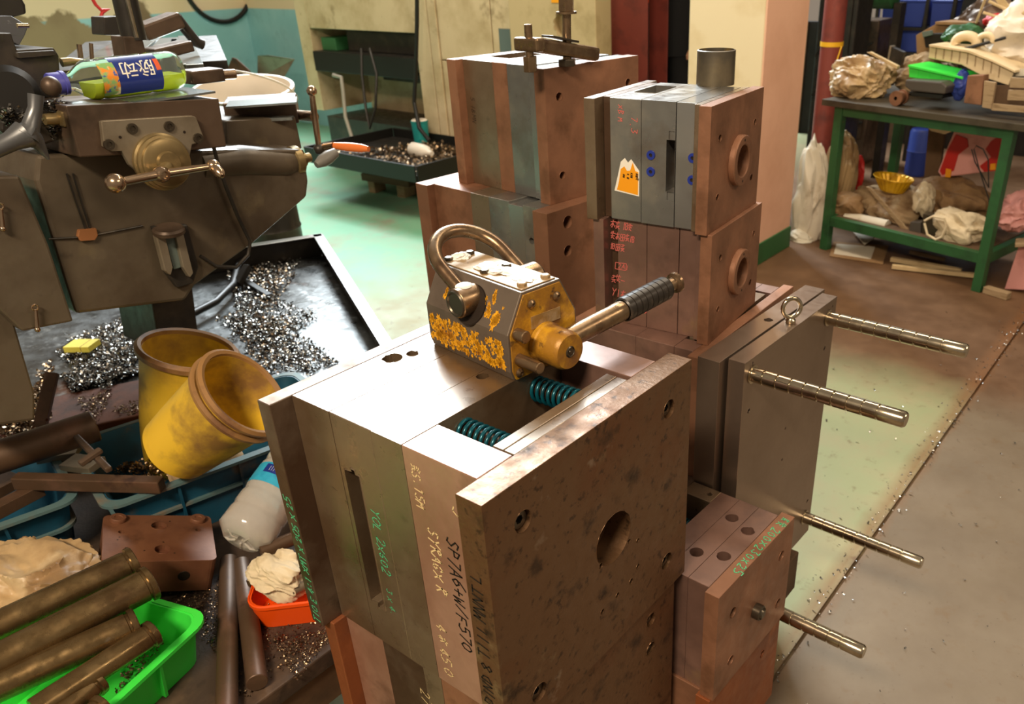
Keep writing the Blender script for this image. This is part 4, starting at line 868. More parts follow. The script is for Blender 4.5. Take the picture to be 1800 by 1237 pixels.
# characters stand upside down: text runs from right to left seen from the front
TX = .156; a_mid = .30
curve_text('\u8109\u52a8', .029, lb, lambda x, y: Vector((.0334*math.cos(a_mid+.40-y/.0334), TX-x, .0334*math.sin(a_mid+.40-y/.0334))), 'ink_white')

# white bucket, leaning sheets, tyre on the wall: behind the machine
b0 = at_y(428, 210, 1.6); b0 = Vector((b0.x, b0.y, b0.z))
t = thing('plastic_bucket', 'white plastic bucket behind the silver slideways', 'bucket', (at_z(428, 160, 1.0)))
rb = .185
MB().lathe([(rb*.8, -.30), (rb*.98, 0), (rb*1.03, .0), (rb*1.03, .012), (rb*.96, .012), (rb*.78, -.29), (0, -.29)], (0, 0, 0), (.12, -.1, 1), 40).build('bucket_wall', 'white_pl', t, smooth=True)
MB().tube([Vector((rb*1.03*math.cos(a), rb*1.03*math.sin(a), .0-.10*math.sin(a-.6))) for a in [k*PI/16-.9 for k in range(17)]], .004, 8).build('bail_handle', 'white_pl', t, smooth=True)
MB().lathe([(0, 0), (.20, 0), (.20, -.67), (.16, -.7), (0, -.7)], Vector((0, 0, -.30)), Z1, 28)
bk = at_z(428, 160, 1.0)
st = thing('oil_drum', 'dark drum under the white bucket', 'drum', (bk.x, bk.y, 0)); MB().lathe([(0, 0), (.11, 0), (.11, .2), (.114, .21), (.11, .22), (.11, .45), (.114, .46), (.11, .47), (.11, .695), (0, .695)], (0, 0, 0), Z1, 36).build('drum_wall', 'cast_dark', st, smooth=True)
for k, (pix, y, lab) in enumerate((([(444, 140), (452, 98), (470, 97), (499, 106), (492, 135), (478, 160), (468, 200), (450, 200)], 4.0, 'bent rusty sheet with a pale face leaning at the teal wall'), ([(382, 130), (408, 101), (414, 103), (432, 125), (440, 150), (440, 200), (390, 200)], 3.9, 'brown bent sheet offcut leaning beside the pale one'))):
    pp = poly_y(pix, y); low = min(z for x, z in pp); sx = sum(x for x, z in pp)/len(pp)
    pp2 = [(x, z) for x, z in pp]; mb = MB().prism(pp2, (0, y, 0), X1, Z1, Y_, .004)
    mb.v = [Vector((v.x, v.y + .5*(v.x-sx)**2*2, v.z)) for v in mb.v]
    t = thing('metal_sheet', lab, 'sheet', (sx, y, 0)); mb.build('sheet', 'rust_dark' if k else 'plate_alu', t, off=(sx, y, 0)); MB().bar((sx, y+.05, 0), (sx, y+.03, low+.02), .3, .02).build('backing_board', 'rust_dark', t, off=(sx, y, 0))
c = at_x(382, -30, WX+.03)
single(MB().tube([c+Vector((0, math.cos(a*PI/20)*.34, math.sin(a*PI/20)*.34)) for a in range(40)], .022, 12, closed=True), 'rubber_tyre', 'black', 'black tyre ring hanging on the peeling wall', 'tyre', (WX+.03, c.y, c.z), smooth=True)
rd = [at_x(*p, -2.2) for p in ((159, -8), (168, 8), (178, 18), (192, 16), (180, 22), (174, 40), (180, 52))]
single(MB().tube(rd, .005, 8), 'red_wire', mat('red wire sheath', 'c03030', rough=.5), 'red wire hanging over the machine column', 'wire', rd[0], smooth=True)

# ------------------------------------------------------------------ chip pan with swarf
PZ = .5
c1 = at_z(565, 412, PZ+.075); c2 = at_z(686, 600, PZ+.075); c0 = at_z(395, 448, PZ+.075)
ex = (c2-c1).normalized(); ey = (c1-c0).normalized()
PX0, PX1 = c1.x, c1.x+1.25; PY1 = c1.y; PY0 = c1.y-.98
t = thing('chip_pan', 'large black oily chip pan with raised rims under the milling machine', 'tray', ((PX0+PX1)/2, (PY0+PY1)/2, 0), math.atan2(ex.y, ex.x))
hx = .535; hy = .50; loc0 = Vector(t.location)
cx_ = c1 + ex*hx + Vector((ex.y, -ex.x, 0))*hy; t.location = (cx_.x, cx_.y, 0)
MB().box(-hx, hx, -hy, hy, PZ-.01, PZ).build('pan_floor', 'oil_pan', t)
for nm, q in (('far_rim', (-hx, hx, hy-.012, hy, PZ, PZ+.075)), ('near_rim', (-hx, hx, -hy, -hy+.012, PZ-.11, PZ+.02)), ('end_rim', (-hx, -hx+.012, -hy+.012, hy-.012, PZ, PZ+.075)), ('end_rim', (hx-.012, hx, -hy+.012, hy-.012, PZ, PZ+.03))):
    MB().box(*q).build('rim', 'rust_dark' if nm in ('near_rim',) or q[0] > 0 else 'cast_dark', t, bevel=.003)
MB().box(-hx, hx, hy-.03, hy+.004, PZ+.0752, PZ+.079).build('rim_flange', 'steel_bright', t, bevel=.001)
MB().box(-hx-.004, -hx+.03, -hy, hy, PZ+.0752, PZ+.079).build('rim_flange', 'steel_bright', t, bevel=.001)
MB().box(-hx+.1, hx-.16, -hy+.1, hy-.1, 0, PZ-.0101).build('pan_base', 'cast_dark', t)
MB().box(.27, hx-.013, -hy+.02, .12, PZ+.0001, PZ+.003).build('rusty_sheet', 'rust_dark', t)
zp = PZ+.002
swarf_pile('swarf', 'grey and brown swarf heaped in the chip pan below the machine', tri_(zp, ((430, 450), (530, 460), (400, 620)), ((400, 480), (560, 560), (440, 640)), ((440, 540), (600, 640), (470, 660)), ((380, 560), (480, 560), (560, 665))), 5200, .010, 11)
swarf_pile('swarf', 'bright tangled swarf in the chip pan left of the screw cover', tri_(zp, ((115, 600), (270, 545), (280, 640)), ((100, 620), (270, 600), (190, 690)), ((110, 660), (270, 650), (130, 690))), 5200, .010, 12)
swarf_pile('swarf', 'brown stained swarf among the grey heap in the pan', tri_(zp, ((400, 560), (520, 560), (470, 660)), ((430, 470), (520, 480), (470, 560))), 900, .010, 13, 'swarf_brown')
hs = [at_z(*p, PZ+.03) for p in ((330, 556), (380, 530), (410, 500), (418, 470), (430, 442))]
single(MB().tube(hs, .011, 12), 'coolant_hose', 'black', 'black hose running from the pan up to the rim', 'hose', hs[0], smooth=True)
t = thing('bar_clamp', 'small dark bracket lying in the pan by the rim', 'bracket', at_z(430, 500, PZ)); b_ = Vector(t.location)
MB().bar(at_z(424, 490, PZ+.02)-b_, at_z(474, 520, PZ+.01)-b_, .02, .012).build('arm', 'black', t, bevel=.002); MB().bar(at_z(418, 500, PZ+.02)-b_, at_z(436, 468, PZ+.06)-b_, .022, .022).build('upright', 'cast_dark', t, bevel=.002)
bx_ = at_z(146, 612, PZ+.02)
t = thing('yellow_carton', 'small pale yellow carton lying on the swarf', 'box', bx_, math.radians(35)); MB().box(-.035, .035, -.0275, .0275, 0, .016).build('box_body', mat('pale yellow card', 'e0d65a', rough=.6), t, bevel=.001); MB().box(.012, .0135, -.0276, .0276, .0002, .0163).build('fold_line', 'yellow_rim', t)
# ------------------------------------------------------------------ low bench and its clutter
BZ = .42
t = thing('low_bench', 'greasy low wooden bench holding crates and mould parts', 'bench', (-.9, 0, 0))
bpoly = [(-.488, -.55), (-.488, .20), (-.56, .36), (-1.21, .36), (-1.36, .06), (-1.40, -.02), (-1.40, -.55)]
MB().prism(bpoly, (0, 0, BZ), X1, Y1, Z1, .035).build('top_board', 'bench', t, off=(-.9, 0, 0), bevel=.003)
for x, y in ((-.55, -.5), (-.60, .18), (-1.33, -.5), (-1.17, .28)): MB().box(x-.03, x+.03, y-.03, y+.03, 0, BZ-.0352).build('leg', 'wood_dark', t, off=(-.9, 0, 0))
MB().box(-.53, -.50, -.47, .15, BZ-.12, BZ-.0352).build('rail', 'wood_dark', t, off=(-.9, 0, 0))
swarf_pile('swarf', 'fine bronze coloured swarf sprinkled over the low bench', tri_(BZ+.001, ((380, 1000), (600, 1110), (420, 1237)), ((480, 1120), (590, 1110), (520, 1200)), ((290, 1040), (400, 1030), (380, 1150))), 1500, .0038, 21, 'swarf_brown')
swarf_pile('swarf', 'tangled bronze swarf heaped on the bench at the left edge', tri_(PZ+.004, ((-30, 740), (70, 700), (60, 770)), ((-20, 710), (90, 735), (-20, 780)), ((60, 690), (90, 640), (80, 750))), 1500, .012, 22, 'swarf_brown')
swarf_pile('swarf', 'fine swarf lying on the rusty pan ledge behind the crates', tri_(PZ+.004, ((200, 720), (290, 690), (230, 735)), ((130, 700), (200, 690), (170, 745))), 500, .006, 23, 'swarf_brown')
def crate(name, label, O, dx, dy, wx, wy, h, taper, mt, rimm, wall=.004, ribs=(4, 3), rim=.014, mid=True):
    # O: near left rim corner; dx, dy: unit directions of the rim
    O = Vector(O); dx = Vector(dx).normalized(); dy = Vector(dy).normalized(); base = O + dx*wx/2 + dy*wy/2 - Vector((0, 0, h)); t = thing(name, label, 'crate', base)
    def ringpts(ins, z, rr=.03):
        pts = []
        for (cx, cy, a0) in ((wx-ins-rr, wy-ins-rr, 0), (ins+rr, wy-ins-rr, 90), (ins+rr, ins+rr, 180), (wx-ins-rr, ins+rr, 270)):
            for k in range(6): a = math.radians(a0+k*18); pts.append(O + dx*(cx+rr*math.cos(a)) + dy*(cy+rr*math.sin(a)) + Vector((0, 0, z)) - base)
        return pts
    secs = [ringpts(0, 0), ringpts(taper, -h)]; sec_i = [ringpts(taper+wall, -h+wall), ringpts(wall, 0)]
    allr = secs+sec_i; vs = [p for r_ in allr for p in r_]; m_ = len(secs[0]); fs = [(i*m_+k, i*m_+(k+1) % m_, (i+1)*m_+(k+1) % m_, (i+1)*m_+k) for i in (0, 2) for k in range(m_)]
    fs += [(3*m_+k, 3*m_+(k+1) % m_, (k+1) % m_, k) for k in range(m_)] + [tuple(range(m_, 2*m_)), tuple(range(2*m_, 3*m_))]
    MB().add(vs, fs).build('crate_wall', mt, t, smooth=True, angle=30)
    a = ringpts(-rim, 0, .035); b = ringpts(-rim, -.006, .035); c = ringpts(.001, .0015); d = ringpts(.001, -.006); vs = a+b+d+c
    fs = [(i*m_+k, i*m_+(k+1) % m_, ((i+1) % 4)*m_+(k+1) % m_, ((i+1) % 4)*m_+k) for i in range(4) for k in range(m_)]
    MB().add(vs, fs).build('crate_rim', rimm, t, smooth=True, angle=30)
    if mid:
        f = .42; a = ringpts(taper*f-.008, -h*f, .033); b = ringpts(taper*f-.008, -h*f-.006, .033); c = ringpts(taper*f+.0, -h*f); d = ringpts(taper*f+.0, -h*f-.006)
        MB().add(a+b+d+c, fs).build('side_band', rimm, t, smooth=True, angle=30)
    def rib(p, q, nrm): MB().bar(p-base, q-base, .005, .010, nrm).build('rib', mt, t)
    for k in range(1, ribs[0]):
        u = wx*k/ribs[0]; rib(O+dx*u-dy*.004+Vector((0, 0, -.006)), O+dx*u+dy*(taper-.004)+Vector((0, 0, -h+.002)), dy)
        rib(O+dx*u+dy*(wy+.004)+Vector((0, 0, -.006)), O+dx*u+dy*(wy-taper+.004)+Vector((0, 0, -h+.002)), dy)
    for k in range(1, ribs[1]):
        u = wy*k/ribs[1]; rib(O+dy*u+dx*(wx+.004)+Vector((0, 0, -.006)), O+dy*u+dx*(wx-taper+.004)+Vector((0, 0, -h+.002)), dx)
        rib(O+dy*u-dx*.004+Vector((0, 0, -.006)), O+dy*u+dx*(taper-.004)+Vector((0, 0, -h+.002)), dx)
    return t
RZ = .56
nl = at_z(192, 888, RZ); nr = at_z(480, 782, RZ); fl_ = at_z(190, 760, RZ)
d1 = (nr-nl).normalized(); d2 = Vector((-d1.y, d1.x, 0))
crate('storage_crate', 'blue ribbed crate holding the two yellow cups', nl, d1, d2, .47, .30, RZ-BZ-.001, .025, 'blue_crate', 'rim_dust')
nl2 = at_z(146, 868, RZ)
crate('storage_crate', 'blue ribbed crate cut by the left edge of the picture', nl2-d1*.46, d1, d2, .44, .28, RZ-BZ-.001, .025, 'blue_crate', 'rim_dust')
swarf_pile('swarf', 'bronze swarf inside the crate beside the yellow cup', tri_(RZ-.07, ((195, 830), (290, 800), (300, 850)), ((200, 830), (230, 815), (300, 830))), 500, .007, 24, 'swarf_brown')
t = thing('scrap_layer', 'brown scrap filling the crate under the yellow cup', 'scrap', at_z(360, 812, .52)); q_ = Vector(t.location); t['kind'] = 'stuff'
crumple((0, 0, -.0), (.07, .07, .055), 6, 4).build('scrap', 'cloth_dirty', t, smooth=True); bpy.data.objects[t.name]['kind'] = 'stuff'
# yellow cups
def cup(label, o, ax, r, h, rim):
    t = thing('yellow_cup', label, 'cup', o)
    MB().lathe([(0, 0), (r*.70, 0), (r*.76, .004), (r*.83, h*.3), (r*.97, h*.93), (r, h*.97), (r*.93, h*.97), (r*.79, h*.3), (r*.70, .008), (0, .008)], (0, 0, 0), ax, 48).build('cup_wall', 'yellow_pl', t, smooth=True)
    pr = [(r*.93, h*.965), (r*1.0, h*.94), (r*1.07, h*.95), (r*1.085, h*.985), (r*1.02, h*1.01), (r*.95, h*1.0), (r*.93, h*.965)]
    MB().lathe(pr, (0, 0, 0), ax, 48).build('rolled_rim', 'yellow_rim', t, smooth=True)
    MB().lathe([(0, -.012), (r*.60, -.012), (r*.64, -.008), (r*.64, .002)], (0, 0, 0), ax, 40).build('foot_ring', 'yellow_pl', t, smooth=True)
    return t
dC = 1.10
def at_d(px, py, d): return CAM + ray(px, py)*d
c1 = at_d(332, 612, 1.76); b1 = at_z(308, 812, BZ+.012); ax1 = (c1-b1).normalized(); r1 = .0960; h1 = (c1-b1).length
cup('upright yellow plastic cup with grimy flared rim', c1-ax1*h1, ax1, r1, h1, .01)
c2 = at_d(432, 688, 1.50); e2 = at_d(318, 770, 1.53); ax2 = (c2-e2).normalized(); ax2 = (ax2+Vector((.10, -.06, .12))).normalized()
cup('yellow plastic cup tipped on its side in front of the upright one', c2-ax2*.188, ax2, .088, .188, .01)
cup('second rim nested against the tipped yellow cup', c2-ax2*.207, ax2, .0893, .188, .01)
# tubes, bars and brackets in the left crate
def rod(label, name, a, b, r, m='rod_dark', cat='bar', flange=None, hole=0, group=None):
    a = Vector(a); b = Vector(b); t = thing(name, label, cat, a, 0, group); d = (b-a); Ln = d.length; d.normalize()
    pr = [(0, 0), (r*.93, 0), (r, r*.08)]
    if flange: pr += [(r, Ln-flange), (r*.93, Ln-flange+.001), (r*.93, Ln-flange+.004), (r*1.13, Ln-flange+.005), (r*1.13, Ln-.0015), (r*1.05, Ln)]
    else: pr += [(r, Ln-r*.08), (r*.93, Ln)]
    pr += ([(hole, Ln), (hole, Ln-.03), (0, Ln-.03)] if hole else [(0, Ln)])
    MB().lathe(pr, (0, 0, 0), d, 36).build('rod_body', m, t, smooth=True, angle=30); return t
rod('thick dark tube end leaning over the left crate', 'round_tube', at_z(-60, 822, .63), at_z(168, 748, .63), .0315, 'rod_dark', 'tube')
t = thing('square_bar', 'brown square bar lying across the two blue crates', 'bar', at_z(28, 845, .590)); q_ = Vector(t.location)
MB().bar((0, 0, 0), at_z(285, 852, .575)-q_, .024, .026).build('bar_body', 'rod_dark', t, bevel=.002)
t = thing('flat_bar', 'brown flat bar leaning at the end of the rusty ledge', 'bar', at_z(70, 752, .50)); q_ = Vector(t.location)
MB().bar((0, 0, 0), at_z(92, 655, .60)-q_, .026, .016, Vector((1, -1, 0))).build('bar_body', 'rod_dark', t, bevel=.001)
for k, (a, b, w_, h_, lab) in enumerate((((-20, 905), (70, 858), .028, .024, 'brown bar end in the left crate nearest the picture edge'), ((-30, 870), (30, 838), .05, .02, 'wide dusty flat block in the left crate'), ((70, 800), (140, 790), .05, .014, 'pale slotted bracket under the dark tube'), ((120, 812), (172, 818), .045, .014, 'slotted bracket end beside the square bar'))):
    a = at_z(*a, .565); b = at_z(*b, .565); t = thing('steel_bracket' if k > 1 else 'scrap_block', lab, 'bracket' if k > 1 else 'block', a); MB().bar((0, 0, 0), b-a, w_, h_).build('body', 'plate_alu' if k > 1 else 'rod_dark', t, bevel=.001)
    if k > 1: MB().bar((b-a)*.55+Vector((0, 0, h_*.5+.0005)), (b-a)*.8+Vector((0, 0, h_*.5+.0005)), .006, .001).build('slot', 'hole', t)
t = thing('tee_wrench', 'small brown tee handle in the crate beside the slotted bracket', 'wrench', at_z(160, 795, .63)); q_ = Vector(t.location)
MB().bar(at_z(134, 768, .64)-q_, at_z(192, 826, .62)-q_, .012, .012).build('shaft', 'cast_brown', t, bevel=.003); MB().bar(at_z(140, 816, .63)-q_, at_z(178, 790, .64)-q_, .012, .012).build('cross_bar', 'cast_brown', t, bevel=.003)
# ejector block with pockets
c = at_z(178, 988, .545); dy_ = ray(220, -81).normalized(); q_ = ray(382, 984); a = CAM + q_*((c-CAM).dot(dy_)/q_.dot(dy_))
dx_ = (a-c); wX = dx_.length; dx_.normalize(); nz_ = dx_.cross(dy_); wY = .150; hB = .066
t = thing('pocketed_block', 'rusty steel block with round pockets and a side bore on the bench', 'block')
t.matrix_world = Matrix.Translation(c-nz_*hB) @ Matrix((dx_, dy_, nz_)).transposed().to_4x4(); out = []
for (cx, cy, a0) in ((wX-.012, wY-.012, 0), (.012, wY-.012, 90), (.012, .012, 180), (wX-.012, .012, 270)):
    for k in range(5): an = math.radians(a0+k*22.5); out.append((cx+.012*math.cos(an), cy+.012*math.sin(an)))
mb = MB().prism(out, (0, 0, hB), X1, Y1, Z1, hB, [(circ(wX*.5, wY*.76, .0135), .010), (circ(wX*.52, wY*.24, .0135), .010), (circ(wX*.16, wY*.62, .005), .01), (circ(wX*.86, wY*.66, .005), .01)])
mb.build('block_body', 'rust_block', t, bevel=.0015)
for x, y in ((.024, wY-.018), (wX-.024, wY-.018)): MB().lathe([(0, .006), (.006, .006), (.0065, .0075), (.0125, .0075), (.0135, .006), (.0135, 0)], (x, y, hB), Z1, 24).build('boss', 'rust_block', t, smooth=True)
MB().lathe([(0, .0006), (.0095, .0006), (.0102, 0)], (wX*.72, 0, hB*.5), Y_, 20).build('bore', 'hole', t)
for k in range(9): MB().lathe([(0, .0004), (.0016, .0004)], (wX*random.uniform(.1, .9), wY*random.uniform(.1, .9), hB), Z1, 8).build('pit', 'hole', t)
# round bars standing on the bench
rod('left one of two brown round bars lying side by side on the bench', 'round_bar', at_z(398, 1262, BZ+.017), at_z(403, 985, BZ+.017), .0165)
rod('right one of two brown round bars, its blunt end at the bench edge', 'round_bar', at_z(452, 1200, BZ+.018), at_z(425, 990, BZ+.018), .0165)
# green crate with guide bushes
g1 = at_z(358, 1084, .50); g0 = at_z(243, 1056, .50); g2 = at_z(190, 1237, .50)
dgx = (g1-g2).normalized(); dgy = (g0-g1); dgy = (dgy-dgx*dgy.dot(dgx)).normalized()
crate('parts_crate', 'bright green crate under the guide bushes', g1-dgx*.40, dgx, dgy, .40, .23, .50-BZ-.001, .012, 'green_pl', 'green_pl', ribs=(4, 3), rim=.010, mid=False)
swarf_pile('swarf', 'dark swarf on the floor of the green crate', tri_(BZ+.01, ((240, 1110), (330, 1090), (200, 1237))), 300, .005, 25, 'swarf_brown')
bl = []
for (a, b, r, z, lab) in (((-70, 1132), (238, 986), .0205, .585, 'topmost guide bush of the row, nearest the plastic bag'), ((-70, 1196), (268, 1022), .0225, .575, 'second guide bush from the bag, thickest of the row'), ((-40, 1224), (243, 1094), .0195, .555, 'third guide bush from the bag with dark collar'), ((60, 1250), (272, 1110), .0165, .545, 'slender fourth guide bush lying lowest in the crate'), ((70, 1290), (172, 1196), .0165, .53, 'short bronze bush end at the bottom of the green crate'), ((120, 1290), (182, 1236), .013, .53, 'stub of a bush at the very bottom of the picture')):
    rod(lab, 'guide_bush', at_z(*a, z), at_z(*b, z), r*1.13, 'bush', 'bush', flange=.014, group='guide bushes in the green crate')
# beige bag, PET bottle, orange bin
c = at_z(55, 1030, .52)
single(crumple(c+Vector((0, 0, -.02)), (.15, .11, .078), 31, 6, .30, 4.0), 'plastic_bag', 'bag_brown', 'crumpled beige plastic bag at the left edge behind the guide bushes', 'bag', c, smooth=True)
pb = at_z(421, 952, .54); pt = at_z(497, 845, .585); d = (pt-pb).normalized()
t = thing('water_bottle', 'clear empty water bottle with blue label leaning by the mould', 'bottle', pb); r = .050
pr = [(0, .006), (.006, .004), (.020, .002), (.032, .0), (.038, .006), (r, .016)]
for k in range(9): h = .03+k*.017; pr += [(r, h), (r*(.965 if k % 2 else 1), h+.006), (r*(.965 if k % 2 else 1), h+.010), (r, h+.016)]
pr += [(r*.98, .19), (r*.75, .215), (r*.4, .235), (.0135, .24), (.0135, .262), (0, .262)]
MB().lathe(pr, (0, 0, 0), d, 36).build('bottle_wall', 'pet', t, smooth=True, angle=60)
for k in range(5):
    u_ = d.orthogonal().normalized(); w_ = d.cross(u_); a = k*2*PI/5+.3; e = u_*math.cos(a)+w_*math.sin(a); MB().tube([e*.009+d*.002, e*.022-d*.0015, e*.034+d*.003], .0022, 6).build('base_rib', 'pet', t, smooth=True)
o = MB().lathe([(r*1.008, .100), (r*1.008, .142)], (0, 0, 0), d, 40).build('label', 'label_cyan', t, smooth=True)
u_ = (-Vector(fw) + d*d.dot(Vector(fw))).normalized(); w_ = d.cross(u_)
mb = MB()
for k in range(13):
    a0 = -.55+k*.09; a1 = a0+.095; R_ = r*1.012
    mb.add([(u_*math.cos(a_)+w_*math.sin(a_))*R_+d*h for a_, h in ((a0, .120), (a1, .120), (a1, .138), (a0, .138))], [(0, 1, 2, 3)])
lp = mb.build('label_panel', 'label_blue', o); 
mb = MB()
R_ = r*1.016
def onb(a, h): return (u_*math.cos(a)+w_*math.sin(a))*R_ + d*h
for k, ch in enumerate('bae'):
    for st_ in G[ch]:
        for i in range(len(st_)-1):
            P_ = [onb(-.35+k*.28+p_[0]*.2, .1235+p_[1]*.0075) for p_ in st_[i:i+2]]; tt = (P_[1]-P_[0]).normalized(); qq = P_[0].normalized().cross(tt)*.0007; mb.add([P_[0]-qq, P_[1]-qq, P_[1]+qq, P_[0]+qq], [(0, 1, 2, 3)])
mb.build('lettering', 'ink_white', o)
oc = at_z(452, 1106, BZ); o2 = at_z(566, 1092, BZ); dd = (o2-oc).normalized(); dn = Vector((-dd.y, dd.x, 0))
crate('small_bin', 'orange plastic bin wedged between bench bars and the front mould', oc+Vector((0, 0, .052))-dd*.008-dn*.006, dd, dn, .15, .10, .051, .006, 'orange_pl', 'orange_pl', ribs=(1, 1), rim=.002, mid=False)
single(crumple(oc+dd*.045+dn*.045+Vector((0, 0, .078)), (.052, .040, .036), 41, 6, .42, 2.4), 'cotton_rag', 'rag', 'crumpled cream cotton glove stuffed into the orange bin', 'rag', oc, smooth=True)
rod('short brown hollow shaft resting against the water bottle', 'hollow_shaft', at_z(535, 938, .52), at_z(458, 970, .52), .0125, 'rod_dark', 'shaft', hole=.0045)
t = thing('flat_strip', 'pale brown steel strip standing beside the water bottle', 'strip', at_z(475, 952, .50)); MB().bar((0, 0, 0), at_z(500, 880, .56)-Vector(t.location), .016, .009).build('strip_body', 'steel_pink', t, bevel=.001)
rod('thin grey pin poking through the cotton glove', 'steel_pin', at_z(535, 1000, .515), at_z(497, 1014, .515), .0065, 'screw', 'pin')
rod('threaded bolt end below the cotton glove', 'steel_bolt', at_z(540, 1026, .49), at_z(512, 1040, .49), .009, 'plate_alu', 'bolt')
rod('small brass coloured pin left of the cotton glove', 'brass_pin', at_z(452, 1018, .47), at_z(436, 1026, .47), .0075, 'bush', 'pin')

# ------------------------------------------------------------------ beige machine with open front, far left
BY = 3.6
t = thing('grinding_machine', 'large beige machine with an open dark bay and a panelled cabinet', 'machine', (-4.2, BY+.5, 0)); bo = Vector(t.location)
def yp(pix, y=BY, h=()): return MB().prism(poly_y(pix, y), (0, y, 0), X1, Z1, Y_, .5, h)
def q4(x0, y0, x1, y1): return [(x0, y0), (x1, y0), (x1, y1), (x0, y1)]
xl = at_y(515, 0, BY).x; xr = at_y(1058, 110, BY).x
oL, oR = at_y(556, 120, BY).x, at_y(742, 120, BY).x; oT = at_y(600, 52, BY).z; zt_ = 1.55
def bx(name, x0, x1, y0, y1, z0, z1, m, par=None, bev=.004): return MB().box(x0, x1, y0, y1, z0, z1).build(name, m, par or t, bevel=bev, off=bo)
bx('left_panel', xl, oL, BY, BY+.55, .40, zt_, 'beige_paint'); bx('top_panel', oL+.001, oR-.001, BY, BY+.55, oT, zt_, 'beige_paint')
bx('bay_back', oL+.001, oR-.001, BY+.47, BY+.55, .0, oT-.001, 'beige_paint'); bx('bay_floor', oL+.001, oR-.001, BY+.02, BY+.469, .0, .36, 'cast_dark')
bx('bay_shelf', oL+.03, oR-.02, BY-.02, BY+.45, .80, .84, 'cast_dark'); bx('bay_shelf_front', oL+.03, oR-.02, BY-.03, BY-.021, .70, .84, 'black')
bx('bay_box', oL+.05, oL+.22, BY+.05, BY+.4, .841, .93, 'green_base'); bx('spindle_box', oL+.3, oR-.12, BY+.1, BY+.46, .842, .98, 'cast_dark')
bx('bay_rail', oL+.28, oR-.03, BY+.40, BY+.469, .60, .66, 'cast_dark')
sx_ = [oR, at_y(760, 60, BY).x, at_y(775, 60, BY).x, at_y(868, 60, BY).x, at_y(905, 60, BY).x]
bx('door_post', sx_[0]+.001, sx_[1], BY-.03, BY+.55, 0, zt_, 'beige_paint'); bx('door_post', sx_[1]+.006, sx_[2], BY-.03, BY+.55, 0, zt_, 'beige_paint')
zz = at_y(820, 108, BY).z
bx('cabinet_door', sx_[2]+.006, sx_[3], BY-.02, BY+.55, zz+.004, zt_, 'beige_paint'); bx('lower_door', sx_[2]+.006, sx_[3], BY-.02, BY+.55, 0, zz-.004, 'beige_paint')
bx('cabinet_door', sx_[3]+.008, sx_[4], BY-.02, BY+.55, 0, zt_, 'beige_paint')
cm = MB().block(sx_[4]+.006, xr, BY-.05, BY+.10, 0, zt_, near=[(circ(at_y(985, 45, BY-.05).x, at_y(985, 43, BY-.05).z, .048, 32, .065), .05)]); cm.build('control_cabinet', mat('cream machine paint', 'b8a47c', [('9a875e', 5, .5, .7, 6)], .45), t, off=bo, bevel=.01)
p = at_y(979, -2, BY-.05); bx('yellow_plate', p.x-.04, p.x+.045, BY-.054, BY-.0505, p.z-.02, p.z+.06, 'sticker', None, 0)
p = at_y(888, 75, BY-.02); bx('faded_sign', p.x-.045, p.x+.05, BY-.024, BY-.0205, p.z-.08, p.z+.08, 'glass_dark', None, 0)
def hose(label, pix, y, r, m, name='hose'):
    pts = [at_y(a, b, yy) for (a, b), yy in zip(pix, y)]
    return single(MB().tube(pts, r, 12), name, m, label, 'hose', pts[0], smooth=True)
hose('black corrugated hose hanging in front of the beige cabinet', [(733, -20), (733, 40), (731, 120), (728, 180), (737, 225), (755, 248)], [3.45]*4+[3.40, 3.36], .014, 'black')
hose('grey bent pipe in front of the open machine bay', [(586, 132), (600, 136), (603, 160), (607, 205), (618, 240), (622, 262)], [3.3, 3.3, 3.28, 3.25, 3.2, 3.18], .013, mat('pale grey pipe', '8f8a7c', rough=.5), 'bent_pipe')
hose('dark loop of hose under the machine bay shelf', [(635, 85), (636, 130), (643, 190), (650, 225), (660, 190), (662, 130), (650, 85)], [3.5, 3.45, 3.4, 3.38, 3.4, 3.45, 3.5], .010, 'cast_dark')
# chip tray in front of it
TZ = .36; a = at_z(722, 292, TZ); b = at_z(560, 252, TZ); 
x0, x1 = b.x, a.x+.02; y0, y1 = a.y+.02, BY-.06
t = thing('coolant_tray', 'black shallow tray of chips in front of the beige machine', 'tray', ((x0+x1)/2, (y0+y1)/2, 0)); bo2 = Vector(t.location)
bb = lambda n, *q, m='black': MB().box(*q).build(n, m, t, off=bo2, bevel=.003)
bb('tray_floor', x0, x1, y0, y1, TZ-.10, TZ-.06, m='cast_dark')
for q in ((x0, x1, y0-.012, y0, TZ-.10, TZ), (x0, x1, y1, y1+.012, TZ-.10, TZ+.0), (x0-.012, x0, y0, y1, TZ-.1, TZ), (x1, x1+.012, y0, y1, TZ-.1, TZ)): bb('tray_wall', *q)
bb('tray_support', (x0+x1)/2-.25, (x0+x1)/2+.3, y0+.5, y1-.05, 0, TZ-.1002, m='cast_dark')
swarf_pile('swarf', 'chips lying in the black tray before the beige machine', [((Vector((x0+.3, y0+.02, TZ-.055))), Vector((x1-.02, y0+.02, TZ-.055)), Vector((x1-.1, y1-.1, TZ-.055))), (Vector((x0+.2, y0+.1, TZ-.055)), Vector((x0+.5, y1-.1, TZ-.05)), Vector((x1-.1, y1-.1, TZ-.055)))], 1400, .022, 51, 'swarf_brown')
a = at_z(725, 262, TZ-.02); b = at_z(768, 272, TZ-.02); d = (b-a).normalized(); t = thing('white_bottle', 'white plastic bottle lying in the black tray', 'bottle', a)
MB().lathe([(0, 0), (.04, .0), (.046, .01), (.046, .12), (.04, .16), (.018, .19), (.016, .22), (0, .22)], (0, 0, 0), d, 28).build('bottle_wall', 'white_pl', t, smooth=True)
